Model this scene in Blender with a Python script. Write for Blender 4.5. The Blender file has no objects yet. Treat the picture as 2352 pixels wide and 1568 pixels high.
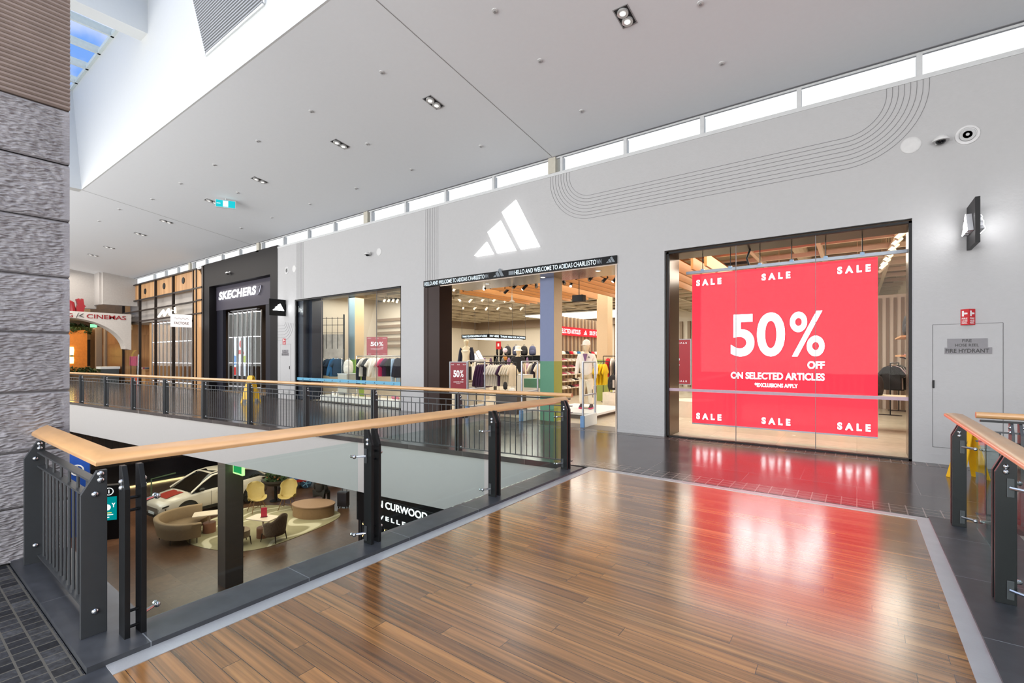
import bpy, bmesh, math, random
from mathutils import Vector as V, Matrix, noise as mnoise
R = random.Random(7)
SC = bpy.context.scene
COL = SC.collection
PI = math.pi
rad = math.radians

# ------------------------------------------------------------------ camera
EYE = 1.6
F_PX, CU, CV = 1085.0, 1176.0, 819.0          # focal length and principal point of the 2352 x 1568 frame
YAW = math.atan((1968 - CU) / F_PX)
cd = bpy.data.cameras.new('camera'); cam = bpy.data.objects.new('camera', cd); COL.objects.link(cam)
cam.location = (0, 0, EYE); cam.rotation_euler = (PI / 2, 0, YAW)
cd.sensor_width = 36; cd.lens = F_PX / 2352 * 36; cd.shift_y = 35 / 2352; cd.clip_start = .05; cd.clip_end = 300
SC.camera = cam

# ------------------------------------------------------------------ view and render settings
vs = SC.view_settings
vs.view_transform = 'Standard'; vs.look = 'None'; vs.gamma = 1; vs.use_curve_mapping = False
vs.exposure = 0.12
cy = SC.cycles
cy.use_denoising = True
try: cy.denoiser = 'OPENIMAGEDENOISE'
except Exception: pass
cy.max_bounces = 8; cy.diffuse_bounces = 4; cy.glossy_bounces = 4; cy.transmission_bounces = 6; cy.transparent_max_bounces = 24
cy.caustics_reflective = False; cy.caustics_refractive = False; cy.sample_clamp_indirect = 6; cy.blur_glossy = .5
cy.use_light_tree = True

# ------------------------------------------------------------------ sky
wd = bpy.data.worlds.new('sky'); SC.world = wd; wd.use_nodes = True
nt = wd.node_tree; nd = nt.nodes; nd.clear()
def N(t, **kw):
    n = nd.new(t)
    for k, v in kw.items(): setattr(n, k, v)
    return n
tc = N('ShaderNodeTexCoord'); sep = N('ShaderNodeSeparateXYZ'); nt.links.new(tc.outputs['Generated'], sep.inputs[0])
rmp = N('ShaderNodeValToRGB'); nt.links.new(sep.outputs['Z'], rmp.inputs[0])
rmp.color_ramp.elements[0].position = 0.0; rmp.color_ramp.elements[0].color = (1.0, 1.02, 1.05, 1)
rmp.color_ramp.elements[1].position = 0.9; rmp.color_ramp.elements[1].color = (.10, .30, .90, 1)
e = rmp.color_ramp.elements.new(.2); e.color = (.95, 1.0, 1.06, 1)
e = rmp.color_ramp.elements.new(.36); e.color = (.22, .42, .92, 1)
ns = N('ShaderNodeTexNoise'); ns.inputs['Scale'].default_value = 5.0; ns.inputs['Detail'].default_value = 6
nt.links.new(tc.outputs['Generated'], ns.inputs['Vector'])
r2 = N('ShaderNodeValToRGB'); nt.links.new(ns.outputs[0], r2.inputs[0])
r2.color_ramp.elements[0].position = .50; r2.color_ramp.elements[1].position = .68
mx = N('ShaderNodeMix', data_type='RGBA'); nt.links.new(r2.outputs[0], mx.inputs[0]); nt.links.new(rmp.outputs[0], mx.inputs[6])
mx.inputs[7].default_value = (.98, .96, .98, 1)
r4 = N('ShaderNodeValToRGB'); nt.links.new(sep.outputs['Y'], r4.inputs[0])           # a bright bank of cloud fills the sky on the shops' side
r4.color_ramp.elements[0].position = .26; r4.color_ramp.elements[1].position = .40
m3 = N('ShaderNodeMix', data_type='RGBA'); nt.links.new(r4.outputs[0], m3.inputs[0]); nt.links.new(mx.outputs[2], m3.inputs[6]); m3.inputs[7].default_value = (1.25, 1.27, 1.28, 1)
bg = N('ShaderNodeBackground'); nt.links.new(m3.outputs[2], bg.inputs[0]); bg.inputs[1].default_value = 1.0
wo = N('ShaderNodeOutputWorld'); nt.links.new(bg.outputs[0], wo.inputs[0])

# ------------------------------------------------------------------ daylight through the skylights, an added back fill, and the shops' ceiling lighting
def area(name, loc, sx, sy, power, col=(1, 1, 1), rot=(0, 0, 0), spread=PI):
    l = bpy.data.lights.new(name, 'AREA'); l.shape = 'RECTANGLE'; l.size = sx; l.size_y = sy; l.energy = power; l.color = col; l.spread = spread
    o = bpy.data.objects.new(name, l); COL.objects.link(o); o.location = loc; o.rotation_euler = rot
    return o
area('skylight_daylight', (-2.5, -.2, 10.05), 21, 7.4, 450, (1, .99, .98))
area('opposite_glazing', (-13, -7.4, 4.2), 44, 7.0, 6500, (1, .99, .98), (rad(106), 0, 0))  # added fill behind the eye, tilted up to lift ceiling and wall
area('walkway_downlights', (-28, 6.6, 6.4), 15, 1.2, 420, (1, .93, .84))
WARM = (1, .94, .83)
area('store_light_door', (-9, 15.5, 3.9), 12, 9, 1075.2, WARM)
area('store_light_window', (-14.2, 11.4, 3.9), 4.6, 2.4, 190, WARM)
area('store_light_screen', (-.5, 12.6, 3.9), 6, 4.4, 457.6, WARM)
area('store_light_back', (-14, 22, 3.8), 13, 6, 528, WARM)
area('shoe_shop_light', (-21.8, 11.6, 3.7), 4.5, 2.6, 45, (1, .84, .66))
area('clothes_shop_light', (-30.5, 11.6, 3.5), 9, 2.8, 120, WARM)
area('food_court_light', (-40.5, 9, 3.6), 7, 7, 480, (1, .74, .42))
area('lounge_light', (-17.5, 8.4, -1.25), 8, 5, 299, (1, .88, .72))
area('lower_mall_light', (-21, 4.0, -1.25), 6, 3, 90, (1, .88, .72))

# ------------------------------------------------------------------ materials
MATS = {}
def hexc(h):
    c = [int(h[i:i + 2], 16) / 255 for i in (0, 2, 4)]
    return tuple(x / 12.92 if x <= .04045 else ((x + .055) / 1.055) ** 2.4 for x in c)
def M(name, col=None, rough=.55, metal=0, em=0, var=.05, nscale=14, bump=0, bscale=60, coat=0, spec=.5, stretch=None):
    """a procedural material: base colour varied by noise, optional fine relief"""
    if name in MATS: return MATS[name]
    if isinstance(col, str): col = hexc(col)
    m = bpy.data.materials.new(name); m.use_nodes = True; t = m.node_tree; b = t.nodes['Principled BSDF']
    tcn = t.nodes.new('ShaderNodeTexCoord'); nz = t.nodes.new('ShaderNodeTexNoise'); nz.inputs['Scale'].default_value = nscale; nz.inputs['Detail'].default_value = 4
    src = tcn.outputs['Object']
    if stretch:
        mp = t.nodes.new('ShaderNodeMapping'); mp.inputs['Scale'].default_value = stretch; t.links.new(src, mp.inputs[0]); src = mp.outputs[0]
    t.links.new(src, nz.inputs['Vector'])
    mixn = t.nodes.new('ShaderNodeMix'); mixn.data_type = 'RGBA'; t.links.new(nz.outputs[0], mixn.inputs[0])
    mixn.inputs[6].default_value = tuple(max(0, c * (1 - 2 * var)) for c in col) + (1,); mixn.inputs[7].default_value = tuple(c * (1 + 2 * var) for c in col) + (1,)
    t.links.new(mixn.outputs[2], b.inputs['Base Color'])
    b.inputs['Roughness'].default_value = rough; b.inputs['Metallic'].default_value = metal; b.inputs['Specular IOR Level'].default_value = spec
    if coat: b.inputs['Coat Weight'].default_value = coat; b.inputs['Coat Roughness'].default_value = .06
    if em: t.links.new(mixn.outputs[2], b.inputs['Emission Color']); b.inputs['Emission Strength'].default_value = em
    if bump:
        nb = t.nodes.new('ShaderNodeTexNoise'); nb.inputs['Scale'].default_value = bscale; nb.inputs['Detail'].default_value = 5; t.links.new(src, nb.inputs['Vector'])
        bp = t.nodes.new('ShaderNodeBump'); bp.inputs['Strength'].default_value = bump; bp.inputs['Distance'].default_value = .01
        t.links.new(nb.outputs[0], bp.inputs['Height']); t.links.new(bp.outputs[0], b.inputs['Normal'])
    MATS[name] = m
    return m
def mnode(t, op, a, b=None, c=None):
    n = t.nodes.new('ShaderNodeMath'); n.operation = op
    for i, x in enumerate((a, b, c)):
        if x is None: continue
        if isinstance(x, (int, float)): n.inputs[i].default_value = x
        else: t.links.new(x, n.inputs[i])
    return n.outputs[0]
def glass(name, tint=(.93, .98, .97), refl=.5, rough=.0):
    if name in MATS: return MATS[name]
    m = bpy.data.materials.new(name); m.use_nodes = True; t = m.node_tree; t.nodes.clear()
    o = t.nodes.new('ShaderNodeOutputMaterial'); tr = t.nodes.new('ShaderNodeBsdfTransparent'); gl = t.nodes.new('ShaderNodeBsdfGlossy'); mixs = t.nodes.new('ShaderNodeMixShader')
    nz = t.nodes.new('ShaderNodeTexNoise'); nz.inputs['Scale'].default_value = 3
    rp = t.nodes.new('ShaderNodeMix'); rp.data_type = 'RGBA'; t.links.new(nz.outputs[0], rp.inputs[0]); rp.inputs[6].default_value = tuple(c * .985 for c in tint) + (1,); rp.inputs[7].default_value = tint + (1,)
    t.links.new(rp.outputs[2], tr.inputs[0]); gl.inputs['Roughness'].default_value = rough; gl.inputs[0].default_value = (.95, 1, .98, 1)
    fr = t.nodes.new('ShaderNodeFresnel'); fr.inputs[0].default_value = 1.45
    ge = t.nodes.new('ShaderNodeNewGeometry'); front = mnode(t, 'SUBTRACT', 1, ge.outputs['Backfacing'])
    t.links.new(mnode(t, 'MULTIPLY', mnode(t, 'MULTIPLY', fr.outputs[0], refl), front), mixs.inputs[0]); t.links.new(tr.outputs[0], mixs.inputs[1]); t.links.new(gl.outputs[0], mixs.inputs[2]); t.links.new(mixs.outputs[0], o.inputs[0])
    MATS[name] = m
    return m
def emit(name, col=None, s=1, through=0.0):
    """a surface that gives off light; through = how much shows through it"""
    if name in MATS: return MATS[name]
    if isinstance(col, str): col = hexc(col)
    m = bpy.data.materials.new(name); m.use_nodes = True; t = m.node_tree; t.nodes.clear()
    o = t.nodes.new('ShaderNodeOutputMaterial'); e_ = t.nodes.new('ShaderNodeEmission'); e_.inputs[1].default_value = s
    nz = t.nodes.new('ShaderNodeTexNoise'); nz.inputs['Scale'].default_value = 1.2
    rp = t.nodes.new('ShaderNodeMix'); rp.data_type = 'RGBA'; t.links.new(nz.outputs[0], rp.inputs[0]); rp.inputs[6].default_value = tuple(c * .93 for c in col) + (1,); rp.inputs[7].default_value = tuple(c * 1.07 for c in col) + (1,)
    t.links.new(rp.outputs[2], e_.inputs[0])
    if through:
        tr = t.nodes.new('ShaderNodeBsdfTransparent'); mixs = t.nodes.new('ShaderNodeMixShader'); mixs.inputs[0].default_value = through
        t.links.new(e_.outputs[0], mixs.inputs[1]); t.links.new(tr.outputs[0], mixs.inputs[2]); t.links.new(mixs.outputs[0], o.inputs[0])
    else: t.links.new(e_.outputs[0], o.inputs[0])
    MATS[name] = m
    return m
def tiles(name, sx, sy, gap, cols, grout, rough=.3, axes='XY', row_shift=0.0, var=.10, bump=.25, spec=.5, jitter=0.0, grain=None, coat=0, rvar=.1):
    """planks, tiles or pavers: each cell gets its own tone from the list of colours; thin grout lines; optional random shift per row"""
    if name in MATS: return MATS[name]
    m = bpy.data.materials.new(name); m.use_nodes = True; t = m.node_tree; b = t.nodes['Principled BSDF']; L = t.links.new
    tcn = t.nodes.new('ShaderNodeTexCoord'); sp = t.nodes.new('ShaderNodeSeparateXYZ'); L(tcn.outputs['Object'], sp.inputs[0])
    x, y = sp.outputs[axes[0]], sp.outputs[axes[1]]
    yr = mnode(t, 'DIVIDE', y, sy); row = mnode(t, 'FLOOR', yr)
    wn = t.nodes.new('ShaderNodeTexWhiteNoise'); wn.noise_dimensions = '1D'; L(row, wn.inputs['W'])
    xs = mnode(t, 'ADD', mnode(t, 'DIVIDE', x, sx), mnode(t, 'MULTIPLY', wn.outputs[0], jitter) if jitter else mnode(t, 'MULTIPLY', row, row_shift))
    colm = mnode(t, 'FLOOR', xs)
    cmb = t.nodes.new('ShaderNodeCombineXYZ'); L(colm, cmb.inputs[0]); L(row, cmb.inputs[1])
    w2 = t.nodes.new('ShaderNodeTexWhiteNoise'); w2.noise_dimensions = '3D'; L(cmb.outputs[0], w2.inputs['Vector'])
    ramp = t.nodes.new('ShaderNodeValToRGB'); L(w2.outputs[0], ramp.inputs[0]); ramp.color_ramp.interpolation = 'LINEAR'
    els = ramp.color_ramp.elements; cols = [hexc(c) if isinstance(c, str) else c for c in cols]
    els[0].color = cols[0] + (1,); els[1].color = cols[-1] + (1,)
    for i, c in enumerate(cols[1:-1]): q = els.new((i + 1) / (len(cols) - 1)); q.color = c + (1,)
    nz = t.nodes.new('ShaderNodeTexNoise'); nz.inputs['Detail'].default_value = 6; nz.inputs['Scale'].default_value = 1
    mp = t.nodes.new('ShaderNodeMapping'); mp.inputs['Scale'].default_value = grain or (9, 9, 9)
    vadd = t.nodes.new('ShaderNodeVectorMath'); vadd.operation = 'ADD'; L(tcn.outputs['Object'], mp.inputs[0]); L(mp.outputs[0], vadd.inputs[0])
    sc_ = t.nodes.new('ShaderNodeVectorMath'); sc_.operation = 'SCALE'; L(w2.outputs[1], sc_.inputs[0]); sc_.inputs['Scale'].default_value = 37; L(sc_.outputs[0], vadd.inputs[1])
    L(vadd.outputs[0], nz.inputs['Vector'])
    r3 = t.nodes.new('ShaderNodeValToRGB'); L(nz.outputs[0], r3.inputs[0]); r3.color_ramp.elements[0].position = .3; r3.color_ramp.elements[1].position = .7
    r3.color_ramp.elements[0].color = (1 - var * 2,) * 3 + (1,); r3.color_ramp.elements[1].color = (1 + var,) * 3 + (1,)
    mul = t.nodes.new('ShaderNodeMix'); mul.data_type = 'RGBA'; mul.blend_type = 'MULTIPLY'; mul.inputs[0].default_value = 1; L(ramp.outputs[0], mul.inputs[6]); L(r3.outputs[0], mul.inputs[7])
    fx = mnode(t, 'FRACT', xs); fy = mnode(t, 'FRACT', yr)
    ex = mnode(t, 'MULTIPLY', mnode(t, 'MINIMUM', fx, mnode(t, 'SUBTRACT', 1, fx)), sx); ey = mnode(t, 'MULTIPLY', mnode(t, 'MINIMUM', fy, mnode(t, 'SUBTRACT', 1, fy)), sy)
    inside = mnode(t, 'GREATER_THAN', mnode(t, 'MINIMUM', ex, ey), gap / 2)
    fin = t.nodes.new('ShaderNodeMix'); fin.data_type = 'RGBA'; L(inside, fin.inputs[0]); g = hexc(grout) if isinstance(grout, str) else grout; fin.inputs[6].default_value = g + (1,); L(mul.outputs[2], fin.inputs[7])
    L(fin.outputs[2], b.inputs['Base Color'])
    n2 = t.nodes.new('ShaderNodeTexNoise'); n2.inputs['Scale'].default_value = 2.2; L(tcn.outputs['Object'], n2.inputs['Vector'])
    L(mnode(t, 'ADD', mnode(t, 'MULTIPLY', n2.outputs[0], rvar), rough - rvar / 2), b.inputs['Roughness']); b.inputs['Specular IOR Level'].default_value = spec
    if coat: b.inputs['Coat Weight'].default_value = coat; b.inputs['Coat Roughness'].default_value = rough
    bp = t.nodes.new('ShaderNodeBump'); bp.inputs['Strength'].default_value = bump; bp.inputs['Distance'].default_value = .003
    L(mnode(t, 'ADD', inside, mnode(t, 'MULTIPLY', nz.outputs[0], .25)), bp.inputs['Height']); L(bp.outputs[0], b.inputs['Normal'])
    MATS[name] = m
    return m

# ------------------------------------------------------------------ geometry helpers
def at(u, D, z=0.0):
    """the point seen in direction u of the frame at distance D along the view axis, at height z"""
    a = (u - CU) / F_PX; s, c = math.sin(YAW), math.cos(YAW)
    return V((D * (-s + c * a), D * (c + s * a), z))
def zat(v, D): return EYE + D * (CV - v) / F_PX
class MB:
    def __init__(s): s.v = []; s.f = []
    def add(s, vs_, fs, M_=None):
        b = len(s.v); s.v += [tuple(M_ @ V(p)) if M_ else tuple(p) for p in vs_]; s.f += [tuple(b + i for i in f) for f in fs]; return s
    def box(s, x0, x1, y0, y1, z0, z1, M_=None):
        x0, x1 = sorted((x0, x1)); y0, y1 = sorted((y0, y1)); z0, z1 = sorted((z0, z1))
        return s.add([(x0, y0, z0), (x1, y0, z0), (x1, y1, z0), (x0, y1, z0), (x0, y0, z1), (x1, y0, z1), (x1, y1, z1), (x0, y1, z1)],
                     [(0, 3, 2, 1), (4, 5, 6, 7), (0, 1, 5, 4), (1, 2, 6, 5), (2, 3, 7, 6), (3, 0, 4, 7)], M_)
    def cbox(s, c, sx, sy, sz, M_=None): return s.box(c[0] - sx / 2, c[0] + sx / 2, c[1] - sy / 2, c[1] + sy / 2, c[2] - sz / 2, c[2] + sz / 2, M_)
    def bar(s, p, q, w, h, upv=(0, 0, 1)):
        """a rectangular bar from p to q"""
        p, q = V(p), V(q); d = (q - p).normalized(); u = V(upv)
        if abs(d.dot(u)) > .99: u = V((1, 0, 0))
        r = d.cross(u).normalized(); u = r.cross(d)
        o = [r * (-w / 2) + u * (-h / 2), r * (w / 2) + u * (-h / 2), r * (w / 2) + u * (h / 2), r * (-w / 2) + u * (h / 2)]
        return s.add([p + k for k in o] + [q + k for k in o], [(0, 1, 2, 3), (7, 6, 5, 4), (0, 4, 5, 1), (1, 5, 6, 2), (2, 6, 7, 3), (3, 7, 4, 0)])
    def tube(s, pts, r, n=8, cap=True):
        pts = [V(p) for p in pts]; rs = r if isinstance(r, (list, tuple)) else [r] * len(pts); vs_ = []; fs = []; prev = None
        for i, p in enumerate(pts):
            d = (pts[min(i + 1, len(pts) - 1)] - pts[max(i - 1, 0)]).normalized()
            if prev is None: a = d.orthogonal().normalized()
            else: a = (prev - d * prev.dot(d)).normalized()
            prev = a; b = d.cross(a)
            for k in range(n): vs_.append(p + (a * math.cos(2 * PI * k / n) + b * math.sin(2 * PI * k / n)) * rs[i])
        for i in range(len(pts) - 1):
            for k in range(n): fs.append((i * n + k, i * n + (k + 1) % n, (i + 1) * n + (k + 1) % n, (i + 1) * n + k))
        if cap: fs += [tuple(range(n))[::-1], tuple((len(pts) - 1) * n + k for k in range(n))]
        return s.add(vs_, fs)
    def prism(s, poly, h0, h1, M_=None):
        """polygon in XY drawn out from z = h0 to h1"""
        n = len(poly); a = sum(poly[i][0] * poly[(i + 1) % n][1] - poly[(i + 1) % n][0] * poly[i][1] for i in range(n))
        if a < 0: poly = poly[::-1]
        return s.add([(p[0], p[1], h0) for p in poly] + [(p[0], p[1], h1) for p in poly], [tuple(range(n))[::-1], tuple(range(n, 2 * n))] + [(i, (i + 1) % n, n + (i + 1) % n, n + i) for i in range(n)], M_)
    def lathe(s, prof, n=20, c=(0, 0, 0), M_=None, sx=1, sy=1):
        vs_ = []; fs = []
        for r, z in prof:
            for k in range(n): vs_.append((c[0] + sx * r * math.cos(2 * PI * k / n), c[1] + sy * r * math.sin(2 * PI * k / n), c[2] + z))
        m_ = len(prof)
        for i in range(m_ - 1):
            for k in range(n): fs.append((i * n + k, i * n + (k + 1) % n, (i + 1) * n + (k + 1) % n, (i + 1) * n + k))
        fs += [tuple(range(n))[::-1], tuple((m_ - 1) * n + k for k in range(n))]
        return s.add(vs_, fs, M_)
    def sph(s, c, r, n=12, sx=1, sy=1, sz=1):
        m_ = max(4, n // 2)
        return s.lathe([(max(r * math.sin(PI * i / m_), 1e-4), -sz * r * math.cos(PI * i / m_)) for i in range(m_ + 1)], n, c, None, sx, sy)
    def quad(s, a, b, c, d): return s.add([a, b, c, d], [(0, 1, 2, 3)])
    def build(s, name, mat, parent=None, smooth=False, bevel=0, loc=None, rot=None, world=False):
        me = bpy.data.meshes.new(name); me.from_pydata(s.v, [], s.f); me.update()
        return link(name, me, mat, parent, smooth, bevel, loc, rot, world)
def link(name, me, mat, parent=None, smooth=False, bevel=0, loc=None, rot=None, world=False):
    me.materials.clear()
    for mm in (mat if isinstance(mat, (list, tuple)) else [mat]): me.materials.append(mm)
    if smooth:
        me.polygons.foreach_set('use_smooth', [True] * len(me.polygons))
        if smooth != 'all':
            try: me.set_sharp_from_angle(angle=rad(smooth if smooth is not True else 38))
            except Exception: pass
    if bevel:
        bm = bmesh.new(); bm.from_mesh(me); bmesh.ops.bevel(bm, geom=[e_ for e_ in bm.edges if len(e_.link_faces) == 2 and e_.calc_face_angle(0) > .6], offset=bevel, segments=2, affect='EDGES', profile=.6); bm.to_mesh(me); bm.free()
    o = bpy.data.objects.new(name, me); COL.objects.link(o)
    if parent:
        o.parent = parent
        if world: o.location = -parent.location if parent.parent is None else -(parent.location + parent.parent.location)
    if loc is not None: o.location = loc
    if rot is not None: o.rotation_euler = rot
    return o
def tag(o, label=None, cat=None, group=None, kind=None):
    if label: o['label'] = label
    if cat: o['category'] = cat
    if group: o['group'] = group
    if kind: o['kind'] = kind
    return o
def thing(name, label, cat, loc=(0, 0, 0), rz=0.0, group=None):
    o = bpy.data.objects.new(name, None); COL.objects.link(o); o.location = loc; o.rotation_euler = (0, 0, rz); o.empty_display_size = .1
    return tag(o, label, cat, group)
def struct(o, label=None): o['kind'] = 'structure'; 
def st(name, mb, mat, **kw):
    o = mb.build(name, mat, **kw)
    if o.parent is None: o['kind'] = 'structure'; o['category'] = name.split('_')[0]
    return o
def dup(root, loc, rz=0.0, label=None, group=None, scale=None):
    r = root.copy(); COL.objects.link(r); r.location = loc; r.rotation_euler = (0, 0, rz)
    if scale: r.scale = (scale,) * 3
    if label: r['label'] = label
    if group: r['group'] = group
    for ch in root.children:
        c = ch.copy(); COL.objects.link(c); c.parent = r
        for g in ch.children: d = g.copy(); COL.objects.link(d); d.parent = c
    return r
TXT = {}
def raw_text(s_, bold, lsp):
    k = (s_, bold, lsp)
    if k not in TXT:
        cu = bpy.data.curves.new('lettering', 'FONT'); cu.body = s_; cu.size = 1; cu.offset = bold; cu.resolution_u = 6; cu.space_character = lsp; cu.fill_mode = 'FRONT'
        o = bpy.data.objects.new('lettering', cu); COL.objects.link(o)
        me = bpy.data.meshes.new_from_object(o.evaluated_get(bpy.context.evaluated_depsgraph_get()))
        TXT[k] = ([tuple(v.co) for v in me.vertices], [tuple(p.vertices) for p in me.polygons])
        bpy.data.objects.remove(o); bpy.data.curves.remove(cu); bpy.data.meshes.remove(me)
    return TXT[k]
def txt(s_, org, h, w=None, mat=None, parent=None, xd=(1, 0, 0), yd=(0, 0, 1), bold=.02, lsp=1.0, shear=0, align='L', name='lettering', world=True, into=None, wmax=None):
    """raised lettering: cap height h, total width w, its lower left (or centre 'C', right 'R') at org, running along xd, upright along yd"""
    vs_, fs = raw_text(s_, bold, lsp)
    x0 = min(p[0] for p in vs_); x1 = max(p[0] for p in vs_); y0 = min(p[1] for p in vs_); y1 = max(p[1] for p in vs_)
    sy = h / (y1 - y0); sx = (w / (x1 - x0)) if w else sy
    W = (x1 - x0) * sx; dx = {'L': 0, 'C': -W / 2, 'R': -W}[align]
    xd, yd, org = V(xd).normalized(), V(yd).normalized(), V(org)
    mb = into or MB()
    mb.add([org + xd * ((p[0] - x0) * sx + dx + shear * (p[1] - y0) * sy) + yd * ((p[1] - y0) * sy) for p in vs_], fs)
    if into: return into
    return mb.build(name, mat, parent, world=world and parent is not None)
def skin(name, pts, edges, radii, mat, parent=None, sub=2, loc=None, rot=None):
    """one continuous body grown over a skeleton of joints"""
    me = bpy.data.meshes.new(name); me.from_pydata(pts, edges, []); o = bpy.data.objects.new(name, me); COL.objects.link(o)
    md = o.modifiers.new('s', 'SKIN'); md.use_smooth_shade = True
    for i, r in enumerate(radii): me.skin_vertices[0].data[i].radius = r if isinstance(r, tuple) else (r, r)
    me.skin_vertices[0].data[0].use_root = True
    if sub: m2 = o.modifiers.new('d', 'SUBSURF'); m2.levels = sub; m2.render_levels = sub
    me2 = bpy.data.meshes.new_from_object(o.evaluated_get(bpy.context.evaluated_depsgraph_get()))
    bpy.data.objects.remove(o); bpy.data.meshes.remove(me); me2.name = name
    return link(name, me2, mat, parent, 'all', 0, loc, rot)
LOGO = [[(0, .034), (.09, 0), (.64, 0), (.42, .34)], [(.45, .58), (.863, .805), (1.335, 0), (.76, 0)], [(.905, 1.005), (1.335, 1.228), (2.02, 0), (1.478, 0)]]
def logo(org, w, mb, xd=(1, 0, 0), yd=(0, 0, 1), t=0.0, bars=(0, 1, 2), nd_=None):
    """three slanted bars, lower left at org, total width w; t = thickness along nd_ (towards the viewer)"""
    xd, yd, org = V(xd), V(yd), V(org); k = w / 2.02; nn = V(nd_) if nd_ else yd.cross(xd) * -1
    for i in bars:
        p = [org + xd * (x * k) + yd * (y * k) for x, y in LOGO[i]]
        n = len(p)
        if t: mb.add(p + [q + nn * t for q in p], [tuple(range(n)), tuple(range(n, 2 * n))[::-1]] + [(j, n + j, n + (j + 1) % n, (j + 1) % n) for j in range(n)])
        else: mb.add(p, [tuple(range(n))])
    return mb
ORD = ['first', 'second', 'third', 'fourth', 'fifth', 'sixth', 'seventh', 'eighth', 'ninth', 'tenth', 'eleventh', 'twelfth']

# ================================================================== THE SETTING
WY = 9.45                                    # face of the shop wall
LOW = -4.2                                   # floor of the level below
zc = lambda y: 6.24 + .123 * (WY - y)        # the ceiling falls towards the shops
fy = lambda x: 4.286 + (x + 22.522) * .0981  # edge of the far walkway
wall_white = M('white_render', 'b0b0b1', .75, var=.015, bump=.35, bscale=22)
ceil_white = M('ceiling_paint', 'dde0e3', .8, var=.01)
panel_white = M('white_panel', 'd3d6d6', .55, var=.01)
fascia_m = M('fascia_paint', 'a8a5a2', .6, var=.015)
stone_dark = tiles('bluestone', 1.05, 2.0, .008, ['3c3f45', '44474d', '383b40'], '5b5f64', .33, var=.14, bump=.12)
stone_curb = tiles('bluestone_kerb', 2.0, .93, .006, ['3b3e43', '43464b', '383a3f'], '7a7f84', .38, var=.14, bump=.12)
metal_strip = M('brushed_metal', 'b4b7ba', .4, .35, var=.06, nscale=6, bump=.1)
black_steel = M('black_steel', '191b1d', .4, .3, var=.04)
grey_steel = M('dark_grey_steel', '414447', .42, .3, var=.04)
chrome = M('chrome', 'c9ccd0', .12, 1, var=.02)
timber = M('handrail_timber', 'c89c6c', .28, var=.10, nscale=5, stretch=(1, 1, 6), spec=.7)
wood_floor = tiles('timber_boards', 1.9, .098, .003, ['8b6037', 'a27241', '95683b', '7d5430', 'aa7c4a', '895d35'], '22150b', .19, jitter=9, var=.32, bump=.12, spec=1.0, grain=(.9, 34, 1), rvar=.08, coat=.55)
walk_tiles = tiles('dark_stone_tiles', 1.2, .8, .007, ['484342', '514b49', '423e3d', '554f4c'], '77706d', .17, row_shift=.5, var=.12, bump=.08, spec=.8, grain=(3, 9, 3), rvar=.12)
cobble = tiles('black_pavers', .085, .092, .010, ['121418', '45474b', '181b22', '505256', '1c1f25', '3b3d42'], '5c5a54', .42, var=.3, bump=.5, grain=(40, 40, 40))
cobble_row = tiles('stone_sett_row', .14, .115, .010, ['3d3938', '4a4443', '353231'], '958a82', .2, var=.15, bump=.5, spec=.8)
lower_tiles = tiles('brown_stone_floor', .9, .6, .006, ['5a3f2c', '664833', '523827', '6b4c36'], '6f5946', .3, row_shift=.5, var=.12, bump=.06)

# floors
st('floor_bridge', MB().box(-3.02, .475, .735, 6.1, -.3, 0), wood_floor)
b = MB().box(-3.14, -3.02, .735, 6.2, -.3, .004); b.box(.475, .575, .735, 6.2, -.3, .004); b.box(-3.02, .475, 6.1, 6.2, -.3, .004)
st('trim_1', b, metal_strip)
slab = [(-36, fy(-36)), (-3.6, fy(-3.6)), (-3.3, 6.2), (.95, 6.2), (.95, 6.42), (9, 6.42), (9, 9.75), (-36, 9.75)]
st('floor_walkway', MB().prism(slab, -.085, 0), walk_tiles)
st('wall_fascia', MB().prism([(p[0], p[1] + .03) for p in slab], -1.06, -.085), fascia_m)
st('floor_setts', MB().box(-34.5, 9, 9.18, 9.45, -.05, .003).box(-3.3, 1.1, 6.24, 6.60, -.05, .003), cobble_row)
st('trim_2', MB().prism([(-3.44, 1.02), (-3.415, 6.0), (-3.14, 6.0), (-3.14, .66), (-3.44, .66)], -.35, .03), stone_curb)
st('trim_3', MB().box(-5.6, -3.44, .66, 1.0, -.35, .03), stone_dark)
st('trim_4', MB().box(.575, 1.16, -1, 6.22, -.35, .02), stone_curb)
st('floor_pavers', MB().box(-9, -3.14, -8.3, .655, -.35, 0), cobble)
st('floor_stone', MB().box(-3.14, 9, -8.3, .735, -.35, -.001), stone_dark)
b = MB().box(-3.39, 1.16, .66, 6.2, -1.05, -.35); b.box(-36, 9, -8.3, .95, -1.05, -.355)
st('wall_bridge_soffit', b, fascia_m)
st('floor_lower', MB().box(-45, 9, -9, 24, LOW - .3, LOW), lower_tiles)
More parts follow.
